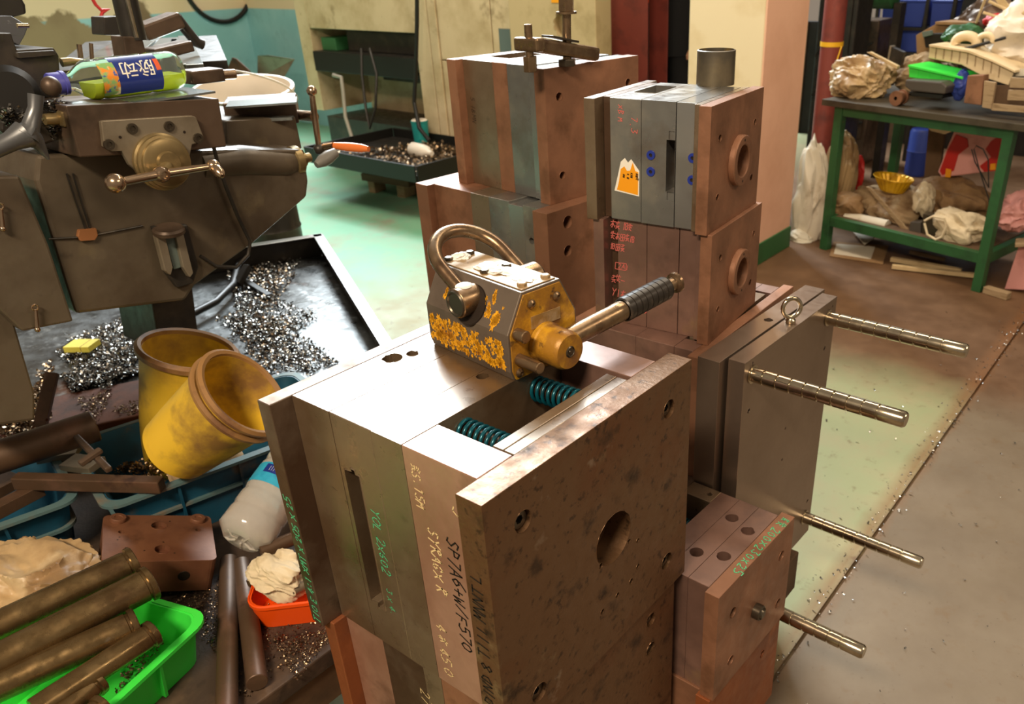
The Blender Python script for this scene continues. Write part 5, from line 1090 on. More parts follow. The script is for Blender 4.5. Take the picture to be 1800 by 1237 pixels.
a = at_y(742, 205, 3.5); t = thing('teal_bucket', 'teal bucket with white top behind the hose at the beige machine', 'bucket', (a.x, 3.47, TZ-.055)); MB().lathe([(0, 0), (.05, 0), (.058, .14), (.060, .142), (.060, .15), (.054, .15), (.05, .02), (0, .02)], (0, 0, 0), Z1, 30).build('bucket_wall', mat('teal plastic', '1f8a86', rough=.5), t, smooth=True); MB().lathe([(0, .160), (.05, .158), (.056, .151)], (0, 0, 0), Z1, 30).build('white_lid', 'white_pl', t, smooth=True)
p = at_z(690, 340, .0); t = thing('timber_block', 'brown timber block on the green floor under the tray', 'timber', (p.x, p.y, 0), .1); MB().box(-.22, .22, -.06, .06, .08, .13).build('top_board', 'wood_dark', t, bevel=.004); MB().box(-.17, -.11, -.055, .055, 0, .0798).build('block_foot', 'wood', t, bevel=.004); MB().box(.1, .17, -.055, .055, 0, .0798).build('block_foot', 'wood', t, bevel=.004)
# red steel post, black machine cable arch, person
p = at_y(1107, 80, 3.95); t = thing('steel_column', 'red oxide H-section steel column behind the mould towers', 'column', (p.x, 3.95, 0))
MB().box(-.135, .135, -.01, .0, 0, 2.8).build('flange', 'red_post', t, bevel=.002); MB().box(-.135, .135, .21, .22, 0, 2.8).build('flange', 'red_post', t, bevel=.002); MB().box(-.005, .005, .0, .21, 0, 2.8).build('web', 'red_post', t)
t = thing('green_cabinet', 'pale green cabinet with a black handle between beige machine and red column', 'cabinet', (-2.95, 4.32, 0)); MB().box(-.30, .12, -.1, -.03, 0, 1.5).build('cabinet_body', mat('pale green enamel', '9cc4ac', rough=.4), t, bevel=.006); MB().box(.125, .30, -.1, -.03, 0, 1.5).build('side_panel', 'cast_dark', t, bevel=.006)
hp = [at_y(x_, y_, 4.2)-Vector(t.location) for x_, y_ in ((1040, 66), (1043, 45), (1050, 40), (1062, 42))]; MB().tube(hp, .012, 10).build('handle', 'black', t, smooth=True)

# person in black, seen between the red column and the pillar
def skin_body(name, verts, edges, radii, m, parent, sub=1):
    me = bpy.data.meshes.new(name); me.from_pydata(verts, edges, []); o = bpy.data.objects.new(name, me); COL.objects.link(o)
    md = o.modifiers.new('skin', 'SKIN'); 
    if not me.skin_vertices:
        bm = bmesh.new(); bm.from_mesh(me); bm.verts.layers.skin.verify(); bm.to_mesh(me); bm.free()
    for i, (sv, r_) in enumerate(zip(me.skin_vertices[0].data, radii)): sv.radius = (r_, r_); sv.use_root = (i == 0)
    s_ = o.modifiers.new('sub', 'SUBSURF'); s_.levels = sub; s_.render_levels = sub
    bpy.context.view_layer.update(); dg = bpy.context.evaluated_depsgraph_get(); me2 = bpy.data.meshes.new_from_object(o.evaluated_get(dg)); bpy.data.objects.remove(o); 
    q = bpy.data.objects.new(name, me2); COL.objects.link(q); me2.materials.clear(); me2.materials.append(M[m]); me2.polygons.foreach_set('use_smooth', [True]*len(me2.polygons)); q.parent = parent; return q
pp_ = at_y(1180, 60, 4.5)
PT = thing('person', 'person in black jacket and dark trousers standing behind the pillar', 'person', (pp_.x, 4.5, 0), math.radians(10))
V_ = [(0, 0, .95), (0, 0, 1.12), (0, .01, 1.30), (0, .01, 1.44), (0, .0, 1.52), (0, -.02, 1.62), (0, -.02, 1.70)]
R_ = [.105, .10, .11, .08, .05, .075, .07]
E_ = [(i, i+1) for i in range(6)]
for s in (-1, 1):
    n = len(V_); V_ += [(s*.09, 0, .88), (s*.10, -.01, .50), (s*.10, .02, .10), (s*.10, -.09, .04)]; R_ += [.07, .05, .036, .03]; E_ += [(0, n), (n, n+1), (n+1, n+2), (n+2, n+3)]
    n = len(V_); V_ += [(s*.17, 0, 1.40), (s*.21, .0, 1.16), (s*.20, -.08, .94), (s*.20, -.11, .89)]; R_ += [.045, .036, .028, .026]; E_ += [(3, n), (n, n+1), (n+1, n+2), (n+2, n+3)]
skin_body('body', V_, E_, R_, 'skin', PT, 2)
def loft(secs, n=24):
    # elliptical rings: (x, y, z, rx, ry)
    mb = MB(); vs = []; 
    for (x, y, z, a, b) in secs:
        for k in range(n): t_ = 2*PI*k/n; vs.append((x+a*math.cos(t_), y+b*math.sin(t_), z))
    return mb.add(vs, [(i*n+k, i*n+(k+1) % n, (i+1)*n+(k+1) % n, (i+1)*n+k) for i in range(len(secs)-1) for k in range(n)])
jk = loft([(0, 0, .84, .165, .125), (0, 0, .845, .19, .145), (0, 0, .95, .185, .14), (0, 0, 1.12, .165, .13), (0, 0, 1.30, .19, .14), (0, 0, 1.42, .20, .125), (0, 0, 1.49, .11, .09), (0, 0, 1.54, .065, .06)])
for s in (-1, 1): jk.tube([(s*.15, 0, 1.42), (s*.20, 0, 1.36), (s*.225, 0, 1.16), (s*.215, -.08, .95), (s*.21, -.10, .92)], [.07, .075, .06, .05, .045], 16)
jk.build('jacket', 'black_matte', PT, smooth=True)
tr_ = MB()
for s in (-1, 1): tr_.add(*(lambda m: (m.v, m.f))(loft([(s*.085, 0, .06, .07, .08), (s*.085, 0, .5, .08, .085), (s*.08, 0, .80, .10, .115), (s*.06, 0, .93, .11, .12)])))
tr_.build('trousers', 'black_matte', PT, smooth=True)
for s in (-1, 1):
    hand = MB().sphere((s*.205, -.12, .875), .034, 8, (.5, .8, 1.1))
    for k in range(4): hand.tube([(s*.205, -.095-k*.014, .855), (s*.20, -.10-k*.013, .815+abs(k-1.5)*.006), (s*.19, -.097-k*.012, .795+abs(k-1.5)*.006)], [.009, .008, .006], 8)
    hand.tube([(s*.19, -.15, .885), (s*.18, -.165, .855), (s*.18, -.16, .835)], [.010, .009, .007], 8); hand.build('hand', 'skin', PT, smooth=True)
    MB().sphere((s*.09, -.05, .045), .05, 8, (.9, 2.2, .85)).build('shoe', 'black', PT, smooth=True)
MB().sphere((0, .01, 1.70), .098, 12, (.85, 1.0, 1.05)).build('hair', 'hair', PT, smooth=True)
fa = MB(); fa.lathe([(0, .03), (.006, .024), (.011, .008), (.014, 0)], (0, -.090, 1.645), Vector((0, -1, -.15)), 10); fa.build('nose', 'skin', PT, smooth=True)
for s in (-1, 1):
    MB().sphere((s*.03, -.082, 1.67), .011, 8).build('eye', 'ink_white', PT, smooth=True); MB().sphere((s*.078, -.005, 1.655), .02, 8, (.4, .8, 1.3)).build('ear', 'skin', PT, smooth=True)
MB().bar((-.025, -.084, 1.605), (.025, -.084, 1.605), .006, .008).build('mouth', 'pink_wall', PT)
p = at_y(1143, 8, 4.15); MB().bar(p+Vector((0, 0, .1)), p+Vector((-.0, 0, -.05)), .05, .02).v
t = thing('orange_strap', 'orange red strap hanging beside the red column', 'strap', (p.x, 4.08, 0)); MB().prism([(-.03, p.z-.04), (-.035, 1.5), (.035, 1.5), (.03, p.z+.02), (.0, p.z-.06)], (0, 0, 0), X1, Z1, Y_, .01).build('strap_web', 'orange_pl', t); MB().box(-.02, .02, .011, .03, 0, 1.4).build('strap_bar', 'cast_dark', t)

# red pipe with yellow band
p = at_y(1463, 70, 4.3); t = thing('red_pipe', 'red standing pipe with a yellow band beside the pink pillar', 'pipe', (p.x, 4.3, 0))
MB().cyl((0, 0, 0), (0, 0, 2.8), .062, n=28).build('pipe_wall', 'red_post', t, smooth=True); zb = at_y(1466, 77, 4.3).z
MB().lathe([(.0622, -.012), (.0640, -.012), (.0640, .012), (.0622, .012)], (0, 0, zb), Z1, 28).build('yellow_band', 'yellow_paint', t, smooth=True)
MB().tube([(.066, -.02, zb-.01), (.06, -.05, zb-.08), (.04, -.055, zb-.15)], .004, 8).build('yellow_cord', 'yellow_paint', t, smooth=True)

# ------------------------------------------------------------------ dark hall behind: shelves, blue bins, tank, windows
def dark(label, name, x0, x1, y0, y1, z0, z1, m, cat, extra=None):
    t = thing(name, label, cat, ((x0+x1)/2, (y0+y1)/2, z0)); o = Vector(t.location); MB().box(x0, x1, y0, y1, z0, z1).build('body', m, t, off=o, bevel=.01)
    if extra: extra(t, o)
    return t
def at(px, py, y): return at_y(px, py, y)
SY = 6.0
t = thing('storage_rack', 'tall steel rack with blue bins beyond the cluttered bench', 'rack', (at(1600, 60, SY).x, SY, 0)); o = Vector(t.location)
xs = [at(x_, 50, SY).x for x_ in (1540, 1578, 1630, 1672)]; zr = [at(1600, y_, SY).z for y_ in (92, 48, 20)]
for x in (xs[0], xs[2]-.02, xs[3]): MB().box(x-.012, x+.012, SY-.02, SY+.01, 0, 1.9).build('rack_post', 'cast_dark', t, off=o)
for z in zr[:2]: MB().box(xs[0], xs[3], SY-.01, SY+.4, z-.02, z).build('rack_shelf', 'cast_dark', t, off=o)
for x0, x1, k, lab in ((xs[0]+.02, xs[1], 0, 'lower left'), (xs[1]+.01, xs[2]-.04, 0, 'lower middle'), (xs[0]+.02, xs[1], 1, 'upper left'), (xs[1]+.01, xs[2]-.04, 1, 'upper middle'), (xs[2]+.0, xs[3]-.02, 1, 'upper right')):
    b = thing('blue_bin', 'blue plastic bin on the far rack, %s one of the five' % lab, 'bin', ((x0+x1)/2, SY+.14, zr[k]+.001), 0, 'blue bins on the far rack'); w = (x1-x0)/2; h = .13 if k == 0 else .16
    MB().prism([(-w, h), (-w+.01, 0), (w-.01, 0), (w, h)], (0, -.12, 0), X1, Z1, Y_, .24).build('bin_body', 'blue_pl', b, bevel=.004); MB().box(-w-.004, w+.004, -.128, .128, h+.0002, h+.014).build('bin_rim', 'blue_pl', b, bevel=.003)
p = at(1550, 4, 5.4); t = thing('green_tank', 'dark green horizontal tank high behind the bench', 'tank', (p.x, 5.4, 0)); q = at(1578, 8, 5.4).x-p.x
MB().tube([(-q*1.15, 0, p.z+.09), (-q, 0, p.z+.09), (q*.8, 0, p.z+.09), (q*1.0, 0, p.z+.09)], [.06, .13, .13, .07], 28).build('tank_shell', 'green_base', t, smooth=True); MB().box(-.25, -.2, -.05, .05, 0, p.z).build('tank_leg', 'cast_dark', t); MB().box(.1, .15, -.05, .05, 0, p.z).build('tank_leg', 'cast_dark', t)
for (a_, b_, yy, zz_, m_, lab) in ((1478, 1504, 4.9, 1.9, 'cast_dark', 'tall dark machine column right of the red pipe'), (1508, 1545, 5.65, 1.0, 'cast_brown', 'brown machine housing under the green tank'), (1436, 1452, 5.2, 1.9, 'cast_dark', 'narrow dark cabinet left of the red pipe')):
    x0, x1 = at(a_, 50, yy).x, at(b_, 50, yy).x; t = thing('machine_housing', lab, 'machine', ((x0+x1)/2, yy, 0)); o = Vector(t.location)
    MB().box(x0, x1, yy, yy+.26, 0, zz_).build('housing', m_, t, off=o, bevel=.01); MB().box(x0+.03, x1-.03, yy-.012, yy-.0002, .2, zz_-.2).build('access_door', m_, t, off=o, bevel=.004)
    for k in range(3): MB().bar((x0+.02, yy-.03, .3+k*.25), (x1-.02, yy-.03, .32+k*.27), .012, .012).build('pipe_run', 'cast_dark', t, off=o)
x0, x1 = at(1440, 60, 6.6).x, at(1800, 60, 6.6).x+.6
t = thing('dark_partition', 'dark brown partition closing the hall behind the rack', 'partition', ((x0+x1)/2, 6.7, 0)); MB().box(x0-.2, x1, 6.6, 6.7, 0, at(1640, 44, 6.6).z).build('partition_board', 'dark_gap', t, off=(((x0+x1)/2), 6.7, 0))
for k in range(9): MB().box(x0-.15+k*.42, x0-.10+k*.42, 6.585, 6.5998, 0, at(1640, 44, 6.6).z).build('batten', 'wood_dark', t, off=(((x0+x1)/2), 6.7, 0))
for k, (a_, b_) in enumerate(((1636, 1662), (1668, 1700), (1702, 1738))):
    x0_, x1_ = at(a_, 0, 7.95).x, at(b_, 0, 7.95).x; w = MB().box(x0_, x1_, 7.96, 7.98, 1.30, 2.6).build('window_%d' % (k+1), 'glow'); struct(w)
    MB().box(x0_-.03, x0_, 7.94, 7.985, 1.26, 2.64).build('window_frame', 'cast_dark', w); MB().box(x1_, x1_+.03, 7.94, 7.985, 1.26, 2.64).build('window_frame', 'cast_dark', w)

# ------------------------------------------------------------------ green workbench on the right
f1 = at_z(1440, 437, 0); f2 = at_z(1722, 515, 0); ux_ = (f2-f1).normalized(); uy_ = Vector((-ux_.y, ux_.x, 0)); LT = (f2-f1).length; DT = .62; HT = .775
t = thing('workbench', 'green steel workbench piled with scrap beside the pink pillar', 'bench', f1, math.atan2(ux_.y, ux_.x)); WB = t
lw = .045
for x, y in ((0, 0), (LT-lw, 0), (0, DT-lw), (LT-lw, DT-lw)): MB().box(x, x+lw, y, y+lw, 0, HT-.03).build('leg', 'green_table', t, bevel=.002)
MB().box(-.06, LT+.35, -.03, DT+.02, HT-.03+.0002, HT).build('bench_top', mat('grimy steel bench top', '4c4436', [('3a3226', 9, .5, .66, 7)], .55, .3), t, bevel=.002)
MB().box(lw+.0002, LT-lw-.0002, .004, .04, HT-.075, HT-.0302).build('rail', 'green_table', t, bevel=.002); MB().box(lw+.0002, LT-lw-.0002, .004, .04, .135, .185).build('rail', 'green_table', t, bevel=.002)
MB().box(.004, .04, lw+.0002, DT-lw-.0002, HT-.075, HT-.0302).build('rail', 'green_table', t, bevel=.002); MB().box(.004, .04, lw+.0002, DT-lw-.0002, .135, .185).build('rail', 'green_table', t, bevel=.002); MB().box(LT-.04, LT-.004, lw+.0002, DT-lw-.0002, .135, .185).build('rail', 'green_table', t, bevel=.002)
MB().box(.05, LT-.05, .041, DT-.03, .175, .183).build('lower_shelf', 'wood_dark', t)
def TP(px, py, back=0., z=HT):
    # point on a vertical plane through the bench parallel to its front, 'back' metres behind it
    d = ray(px, py); n = uy_; P = f1 + uy_*back; k = ((P-CAM).dot(n))/d.dot(n); return CAM+d*k
def lay(name, label, cat, px, py, back, z): 
    p = TP(px, py, back); return thing(name, label, cat, (p.x, p.y, z), math.atan2(ux_.y, ux_.x))
def blob(name, label, cat, px, py, back, wpx, hpx, dep, seed, m, rough=.35, freq=2.4, zmin=None, det=5):
    c = TP(px, py, back); sc_ = ((c-CAM).dot(fw))/FPX; sz = (wpx*.5*sc_, dep*.5, hpx*.5*sc_)
    mb = crumple((0, 0, 0), sz, seed, det, rough, freq); R3 = Matrix.Rotation(math.atan2(ux_.y, ux_.x), 3, 'Z'); zlow = (zmin-c.z) if zmin is not None else -9
    mb.v = [R3 @ v for v in mb.v]; mb.v = [Vector((v.x, v.y, max(v.z, zlow+.001*math.sin(v.x*90)))) + c for v in mb.v]
    return single(mb, name, m, label, cat, (c.x, c.y, c.z), smooth=True)
def tpp(t_, pix, back, dep, m, name, bevel=.002, par=None):
    # outline on a plane parallel to the bench front, given real thickness
    o = Vector(t_.location); R3 = Matrix.Rotation(-t_.rotation_euler.z, 3, 'Z'); P = [R3 @ (TP(a, b, back)-o) for a, b in pix]; y = P[0].y
    return MB().prism([(p.x, p.z) for p in P], (0, y, 0), X1, Z1, Y_, dep).build(name, m, par or t_, bevel=bevel)
zt = HT+.001
blob('plastic_bag', 'crumpled beige plastic bag on the left end of the workbench', 'bag', 1512, 138, .20, 112, 74, .30, 61, 'bag_brown', .30, 4.0, zt, 6)
blob('plastic_bag', 'clear greyish plastic bag piled at the right end of the workbench', 'bag', 1785, 75, .35, 110, 110, .25, 62, 'bag_white', .35, 2.4)
t = lay('wire_spool', 'small brown spool lying on its side on the workbench', 'spool', 1576, 160, .02, zt+.034); MB().lathe([(.009, .001), (.009, 0), (.034, 0), (.034, .012), (.028, .013), (.028, .05), (.034, .051), (.034, .062), (.009, .062)], (0, 0, 0), Y1, 30).build('spool_body', 'steel_rust', t, smooth=True); MB().lathe([(0, .02), (.0095, .02), (.0095, .0)], (0, 0, 0), Y1, 20).build('bore', 'hole', t)
t = lay('grey_case', 'dark grey rounded plastic case below the green tray', 'case', 1628, 165, .02, zt); tpp(t, [(1592, 140), (1655, 144), (1664, 152), (1660, 166), (1600, 160), (1590, 152)], .02, .14, 'grey_pl', 'case_body', .006); tpp(t, [(1597, 161), (1658, 167), (1655, 174), (1602, 168)], .03, .12, 'black', 'case_base')
t = lay('green_tray', 'bright green plastic tray on the workbench, tipped forward', 'tray', 1640, 140, .10, zt+.04); tpp(t, [(1597, 116), (1690, 137), (1682, 160), (1668, 158), (1664, 147), (1648, 142), (1598, 136)], .10, .012, 'green_pl', 'tray_front', .003); tpp(t, [(1596, 114), (1690, 135), (1691, 139), (1596, 118)], .088, .18, 'green_pl', 'tray_rim', .001)
for k in range(4): tpp(t, [(1612+k*20, 121+k*4.5), (1614+k*20, 121.5+k*4.5), (1613+k*20, 137+k*3), (1611+k*20, 136.5+k*3)], .0975, .0024, 'green_pl', 'rib', 0)
t = lay('cream_tray', 'long cream ribbed plastic tray lying across the scrap pile', 'tray', 1700, 115, .12, zt+.06); cp = [(1634, 80), (1700, 90), (1740, 106), (1782, 126), (1772, 150), (1735, 138), (1690, 114), (1632, 102)]
tpp(t, cp, .12, .012, 'cream_pl', 'tray_side', .003); tpp(t, [(1633, 78), (1701, 88), (1742, 104), (1784, 124), (1784, 128), (1742, 108), (1700, 92), (1633, 82)], .105, .20, 'cream_pl', 'tray_rim', .001)
for k in range(9): a_ = k/9; x_ = 1645+a_*125; y_ = 84+a_*a_*36+a_*5; tpp(t, [(x_, y_), (x_+1.6, y_+.4), (x_-.4, y_+19), (x_-2, y_+18.5)], .1175, .0024, 'wood', 'rib', 0)
t = lay('brown_block', 'upright dark brown block on the bench in front of the cream tray', 'block', 1708, 180, .03, zt); tpp(t, [(1701, 133), (1729, 132), (1724, 185), (1694, 181)], .03, .05, 'steel_rust', 'block_body')
t = lay('wooden_crate', 'small grimy wooden crate at the right end of the bench', 'crate', 1765, 190, .02, zt)
for q in ([(1730, 142), (1750, 145), (1742, 192), (1726, 189)], [(1776, 136), (1830, 140), (1830, 156), (1774, 154)], [(1772, 158), (1830, 160), (1830, 178), (1770, 176)], [(1744, 182), (1830, 190), (1830, 200), (1742, 194)]): tpp(t, q, .02, .015, 'wood', 'slat')
for q in ([(1732, 150), (1830, 150), (1830, 196), (1730, 190)],): tpp(t, q, .12, .015, 'wood_dark', 'back_board')
t = lay('wooden_stick', 'pale wooden stick leaning over the beige bag', 'stick', 1550, 110, .12, zt+.05); tpp(t, [(1523, 92), (1529, 91), (1578, 116), (1576, 122)], .12, .02, 'wood_pale', 'stick_body')
t = lay('metal_bracket', 'dark upright metal bracket behind the beige bag', 'bracket', 1577, 100, .3, zt); tpp(t, [(1566, 82), (1588, 92), (1582, 116), (1560, 108)], .30, .03, 'cast_dark', 'plate'); tpp(t, [(1564, 80), (1567, 82), (1562, 109), (1559, 108)], .295, .04, 'plate_alu', 'edge_strip')
t = lay('cardboard_box', 'open brown cardboard box in the scrap pile', 'box', 1665, 70, .38, zt+.02); tpp(t, [(1610, 62), (1645, 42), (1705, 44), (1730, 52), (1726, 110), (1612, 110)], .38, .01, 'cardboard', 'box_front'); tpp(t, [(1644, 38), (1706, 40), (1704, 45), (1644, 43)], .36, .16, 'cardboard', 'box_flap', .001)
t = lay('black_device', 'black boxy device in front of the cardboard box', 'device', 1640, 70, .30, zt+.1); tpp(t, [(1622, 60), (1658, 58), (1664, 82), (1626, 84)], .30, .06, 'black', 'device_body', .005); tpp(t, [(1620, 56), (1634, 54), (1636, 62), (1622, 66)], .28, .03, 'glass_dark', 'device_screen')
blob('green_cloth', 'dark green folded cloth over the cardboard box', 'cloth', 1695, 60, .32, 66, 34, .15, 63, 'green_table', .3)
for k, (x_, y_, r_, lab) in enumerate(((1698, 76, 20, 'large curled cream foam ring on the scrap pile'), (1733, 70, 13, 'smaller curled cream foam ring beside the large one'))):
    c = TP(x_, y_, .20); s_ = (c-CAM).dot(fw)/FPX; pts = [Vector((math.cos(a)*r_*s_, 0, math.sin(a)*r_*s_*.6)) for a in [(-.4+j*.28) for j in range(15)]]; t = thing('foam_ring', lab, 'foam', c, math.atan2(ux_.y, ux_.x)); MB().tube(pts, r_*s_*.42, 14).build('foam', 'cream_pl', t, smooth=True)
def sticks(name, label, cat, lst, back, m, r):
    c = TP(*lst[0][0], back); t = thing(name, label, cat, c)
    for a, b in lst: MB().cyl(TP(*a, back)-c, TP(*b, back+.05)-c, r, r*.8, 10).build('stick', m, t, smooth=True)
sticks('black_rod', 'black notched rod resting on the foam rings', 'rod', [((1690, 88), (1768, 66))], .16, 'black', .008)
sticks('cane_bundle', 'bundle of pale cane sticks poking up from the pile', 'sticks', [((1735, -10), (1716, 40)), ((1738, 2), (1800, 32)), ((1728, 22), (1768, 34)), ((1756, 36), (1738, 60)), ((1758, 40), (1770, 62)), ((1800, 22), (1780, 40))], .30, 'wood_pale', .0065)
t = lay('wood_board', 'pale curved wooden board rising over the pile', 'board', 1770, 30, .34, zt+.3); tpp(t, [(1740, -12), (1758, -10), (1792, 34), (1800, 60), (1786, 60), (1770, 28)], .34, .012, 'wood_pale', 'board_body')
blob('red_cloth', 'red rag tucked under the pale board', 'rag', 1750, 36, .42, 40, 22, .1, 64, 'red_pl', .3)
blob('scrap_heap', 'brown heap of small scrap at the back of the workbench', 'scrap', 1735, 62, .52, 150, 100, .14, 65, 'cast_brown', .4, 3.2)
blob('scrap_heap', 'brown mixed scrap behind the spool and green tray', 'scrap', 1622, 128, .42, 110, 62, .2, 66, 'cloth_dirty', .4, 3.2, zt)
blob('plastic_pouch', 'blue plastic pouch beside the brown block', 'pouch', 1690, 150, .13, 26, 52, .08, 67, 'blue_pl', .25, 2, zt)
t = lay('paper_sheet', 'white paper sheet at the right edge under the clear bag', 'paper', 1790, 125, .15, zt+.12); tpp(t, [(1782, 122), (1830, 118), (1830, 132), (1786, 134)], .15, .003, 'paper', 'sheet', 0)

# lower shelf and floor around the bench
zl = .184
blob('white_sack', 'tall crumpled white sack between pink pillar and bench leg', 'sack', 1424, 345, .12, 64, 190, .16, 71, 'bag_white', .30, 1.7, .002, 6)
blob('paper_sack', 'tall brown paper sack inside the left end of the bench', 'sack', 1478, 305, .24, 52, 140, .16, 72, 'bag_brown', .28, 1.7, zl, 6)
blob('canvas_cloth', 'large dirty canvas cloth heaped on the lower shelf', 'cloth', 1565, 362, .30, 130, 78, .30, 73, 'cloth_dirty', .38, 1.9, zl, 6)
blob('brown_sacking', 'brown sacking heaped at the right of the lower shelf', 'cloth', 1680, 358, .36, 130, 80, .26, 74, 'cardboard', .38, 2.2, zl, 6)
blob('work_gloves', 'pale dirty gloves heaped at the front of the lower shelf', 'gloves', 1684, 400, .12, 84, 62, .14, 75, 'rag', .42, 2.2, zl, 6)
blob('brown_paper', 'folded brown paper on the left of the lower shelf', 'paper', 1492, 362, .14, 66, 44, .14, 76, 'cardboard', .3, 1.6, zl)
blob('rag_strip', 'twisted beige rag strip in the middle of the lower shelf', 'rag', 1625, 350, .2, 34, 56, .1, 77, 'rag', .4, 2.0, zl)
t = lay('paper_roll', 'white paper roll lying along the shelf edge', 'roll', 1520, 392, .07, zl+.03); a = TP(1488, 382, .10)-Vector(t.location); b = TP(1560, 398, .10)-Vector(t.location); R3 = Matrix.Rotation(-t.rotation_euler.z, 3, 'Z'); MB().cyl(R3 @ a, R3 @ b, .033, n=24).build('roll_body', 'paper', t, smooth=True)
c = TP(1570, 318, .22); t = thing('yellow_foil_bowl', 'yellow fluted foil bowl lying on the canvas cloth', 'bowl', c-Vector((0, 0, .05)))
fl_m = MB(); n_ = 48; pr = [(.055, 0), (.085, .065), (.092, .068), (.090, .072), (.082, .064), (.052, .004)]; vs = []
for (r_, h_) in pr:
    for k in range(n_): a = 2*PI*k/n_; rr = r_*(1+(.035 if k % 2 else -.02)*(1 if .0 < h_ < .067 else 0)); vs.append((rr*math.cos(a)*1.15, rr*math.sin(a)*.9, h_-.05*math.cos(a)*r_*2))
fl_m.add(vs, [(i*n_+k, i*n_+(k+1) % n_, (i+1)*n_+(k+1) % n_, (i+1)*n_+k) for i in range(len(pr)-1) for k in range(n_)] + [tuple(range(n_))]).build('bowl_wall', mat('yellow foil', 'd8a81c', [('a87a1c', 20, .5, .7)], .35, .3), t)
t = lay('wood_strip', 'grey plank strip slanting across the canvas cloth', 'plank', 1560, 370, .10, zl+.02); tpp(t, [(1522, 328), (1530, 330), (1600, 408), (1590, 410)], .10, .012, 'wood', 'strip')
for k, (q, m_, lab) in enumerate((([(1600, 390), (1618, 391), (1618, 412), (1597, 410)], 'grey_pl', 'small dark grey box at the shelf edge'), ([(1622, 376), (1655, 380), (1656, 416), (1620, 412)], 'screw', 'larger grey box behind the gloves strap'))):
    t = lay('grey_box', lab, 'box', q[0][0]+8, q[2][1], .09, zl); tpp(t, q, .09, .06, m_, 'box_body', .002)
t = thing('glove_strap', 'cream strap loop hanging at the shelf edge', 'strap', TP(1640, 400, .03)); b_ = Vector(t.location)
MB().tube([TP(a, b, .03)-b_ for a, b in ((1625, 392), (1630, 412), (1645, 421), (1656, 416), (1663, 398), (1660, 384), (1640, 380), (1625, 388))], .006, 10).build('strap', 'rag', t, smooth=True)
# pink and red bag
t = lay('gift_bag', 'pink paper bag with red print hanging under the bench top', 'bag', 1700, 270, .34, .42); tpp(t, [(1682, 218), (1700, 213), (1770, 222), (1768, 235), (1752, 300), (1655, 312), (1648, 302), (1664, 260)], .34, .08, 'pink_bag', 'bag_body', .006)
o_ = tpp(t, [(1680, 236), (1700, 244), (1702, 258), (1684, 272), (1676, 300), (1656, 308), (1652, 300), (1666, 262)], .335, .0045, 'red_pl', 'red_print', 0); o_ = tpp(t, [(1760, 236), (1742, 248), (1732, 262), (1742, 276), (1722, 292), (1730, 302), (1752, 300)], .335, .0045, 'red_pl', 'red_print', 0); tpp(t, [(1663, 296), (1672, 298), (1670, 312), (1661, 311)], .333, .0065, 'sticker', 'gold_print', 0); tpp(t, [(1741, 288), (1750, 287), (1750, 298), (1740, 299)], .333, .0065, 'sticker', 'gold_print', 0)
t = lay('brown_board', 'dark brown board standing left of the gift bag', 'board', 1640, 300, .40, zl); tpp(t, [(1632, 226), (1660, 230), (1650, 316), (1624, 312)], .40, .02, 'wood_dark', 'board_body')
t = lay('cream_strip', 'cream plastic strip hanging under the bench top', 'strip', 1640, 225, .25, .60); tpp(t, [(1620, 216), (1645, 222), (1675, 230), (1660, 236), (1636, 230)], .25, .01, 'cream_pl', 'strip')
t = thing('wire_loop', 'thin dark wire looping over the sacking', 'wire', TP(1700, 300, .15)); b_ = Vector(t.location); MB().tube([TP(a, b, .15)-b_ for a, b in ((1708, 262), (1714, 285), (1728, 310), (1738, 330), (1737, 280), (1728, 262), (1716, 256), (1712, 262), (1722, 300), (1738, 350), (1740, 385))], .003, 8).build('wire', 'black', t, smooth=True)
p = at_y(1622, 226, 5.6); t = thing('blue_barrel', 'blue barrel standing in the dark beyond the bench', 'barrel', (p.x, 5.6, 0)); MB().lathe([(0, 0), (.07, 0), (.08, .02), (.08, p.z*.5), (.084, p.z*.5+.01), (.08, p.z*.5+.02), (.08, p.z-.02), (.07, p.z), (0, p.z)], (0, 0, 0), Z1, 28).build('barrel_wall', 'blue_pl', t, smooth=True)
blob('red_cloth', 'red and white cloth beside the paper sack', 'rag', 1508, 305, .40, 22, 54, .08, 82, 'red_pl', .3, 2, zl)
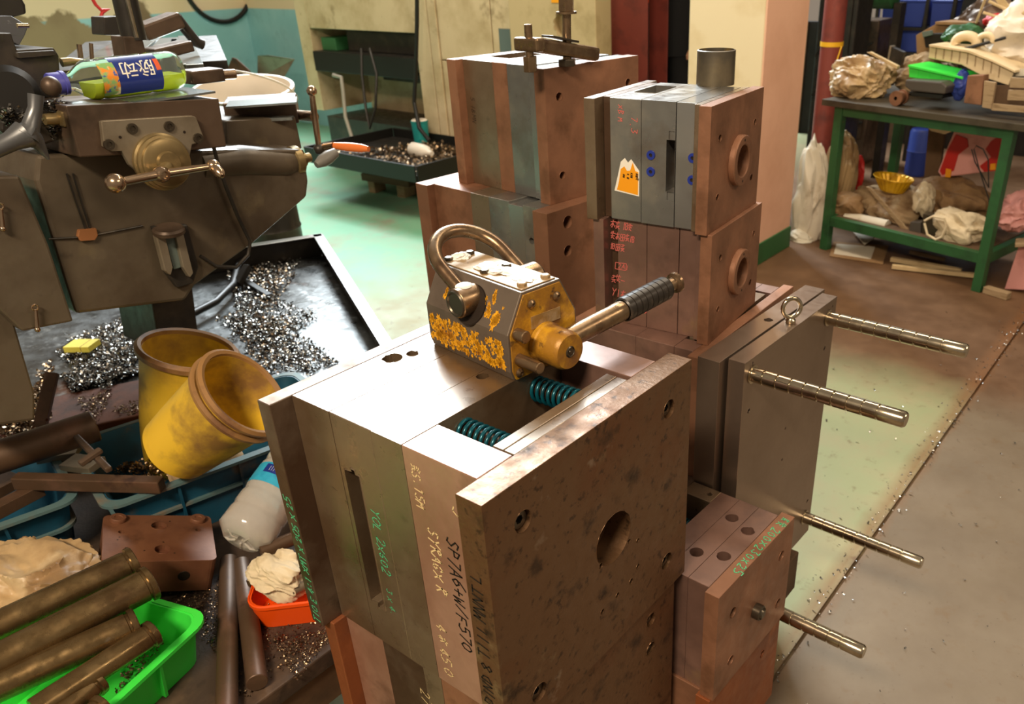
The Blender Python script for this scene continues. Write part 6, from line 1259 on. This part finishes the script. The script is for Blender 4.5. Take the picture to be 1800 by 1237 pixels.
# floor litter
blob('grey_bag', 'flattened pale plastic bag on the floor at the pillar foot', 'bag', 1412, 420, .08, 44, 34, .16, 83, 'paper', .35, 2.2, .002)
for k, (q, m_, lab) in enumerate((([(1465, 425), (1562, 432), (1552, 464), (1458, 450)], 'paper', 'white and blue leaflet on the floor under the bench'), ([(1495, 402), (1548, 410), (1520, 430)], 'glass_dark', 'bluish paper scrap over the leaflet'))):
    c = at_z(q[0][0], q[0][1], .0); pts = [at_z(a, b, .004+k*.03) for a, b in q]; t = thing('paper_leaflet', lab, 'paper', (c.x, c.y, 0)); MB().prism([(p.x, p.y) for p in pts], (0, 0, .006+k*.03), X1, Y1, Z1, .004).build('sheet', 'cardboard' if k == 0 else 'paper', t, off=(c.x, c.y, 0))
    if k == 0: MB().prism([((p-pts[0]).x*.7+pts[0].x+.03, (p-pts[0]).y*.7+pts[0].y-.03) for p in pts], (0, 0, .0072), X1, Y1, Z1, .001).build('print', 'paper', t, off=(c.x, c.y, 0))
for k, (a, b, r_, m_, lab) in enumerate((((1566, 455), (1690, 476), .014, 'wood_pale', 'pale stick lying on the floor under the bench'), ((1568, 468), (1715, 484), .013, 'wood_pale', 'second pale stick lying nearer the bench front'), ((1600, 442), (1660, 456), .012, 'wood', 'short serrated strip on the floor under the bench'))):
    a = at_z(*a, .016); b = at_z(*b, .016); t = thing('floor_stick', lab, 'stick', a); MB().bar((0, 0, 0), b-a, r_*2, r_*1.6).build('stick_body', m_, t, bevel=.002)
c = at_z(1752, 516, .012); t = thing('timber_offcut', 'small rough wood offcut on the floor by the right bench leg', 'timber', c, -.3); MB().box(-.06, .06, -.02, .02, -.012, .022).build('offcut', 'wood', t, bevel=.004)
c = at_z(1762, 512, 0); t = thing('pink_wood_stool', 'pink painted wooden stool end at the right edge of the bench', 'stool', (c.x+.02, c.y+.03, 0), -.2); MB().prism([(-.02, 0), (.07, .02), (.10, .20), (.0, .22)], (0, 0, 0), X1, Z1, Y_, .06).build('side_board', 'pink_bag', t, bevel=.003); MB().bar((-.01, -.02, .235), (.30, .10, .30), .09, .018).build('top_board', 'wood', t, bevel=.003)
blob('pink_scrap', 'pink and red paper scrap heap beyond the stool', 'scrap', 1785, 372, .25, 60, 60, .2, 84, 'pink_bag', .4, 2.4)
# chips and crumbs on the open floor
def fl_reg(x0, x1, y0, y1):
    def r(q): return Vector((q.uniform(x0, x1), q.uniform(y0, y1), .0015))
    return r
mb = chips(MB(), 260, fl_reg(-.55, .9, .6, 3.2), .007, 91); chips(mb, 420, lambda q: Vector((q.gauss(-.015, .02), q.uniform(.7, 3.4), .001)), .007, 92)
tag(mb.build('floor_chips', 'swarf', off=(0, 2, 0)), 'tiny metal chips scattered along the floor joint', 'chips', None, 'stuff')
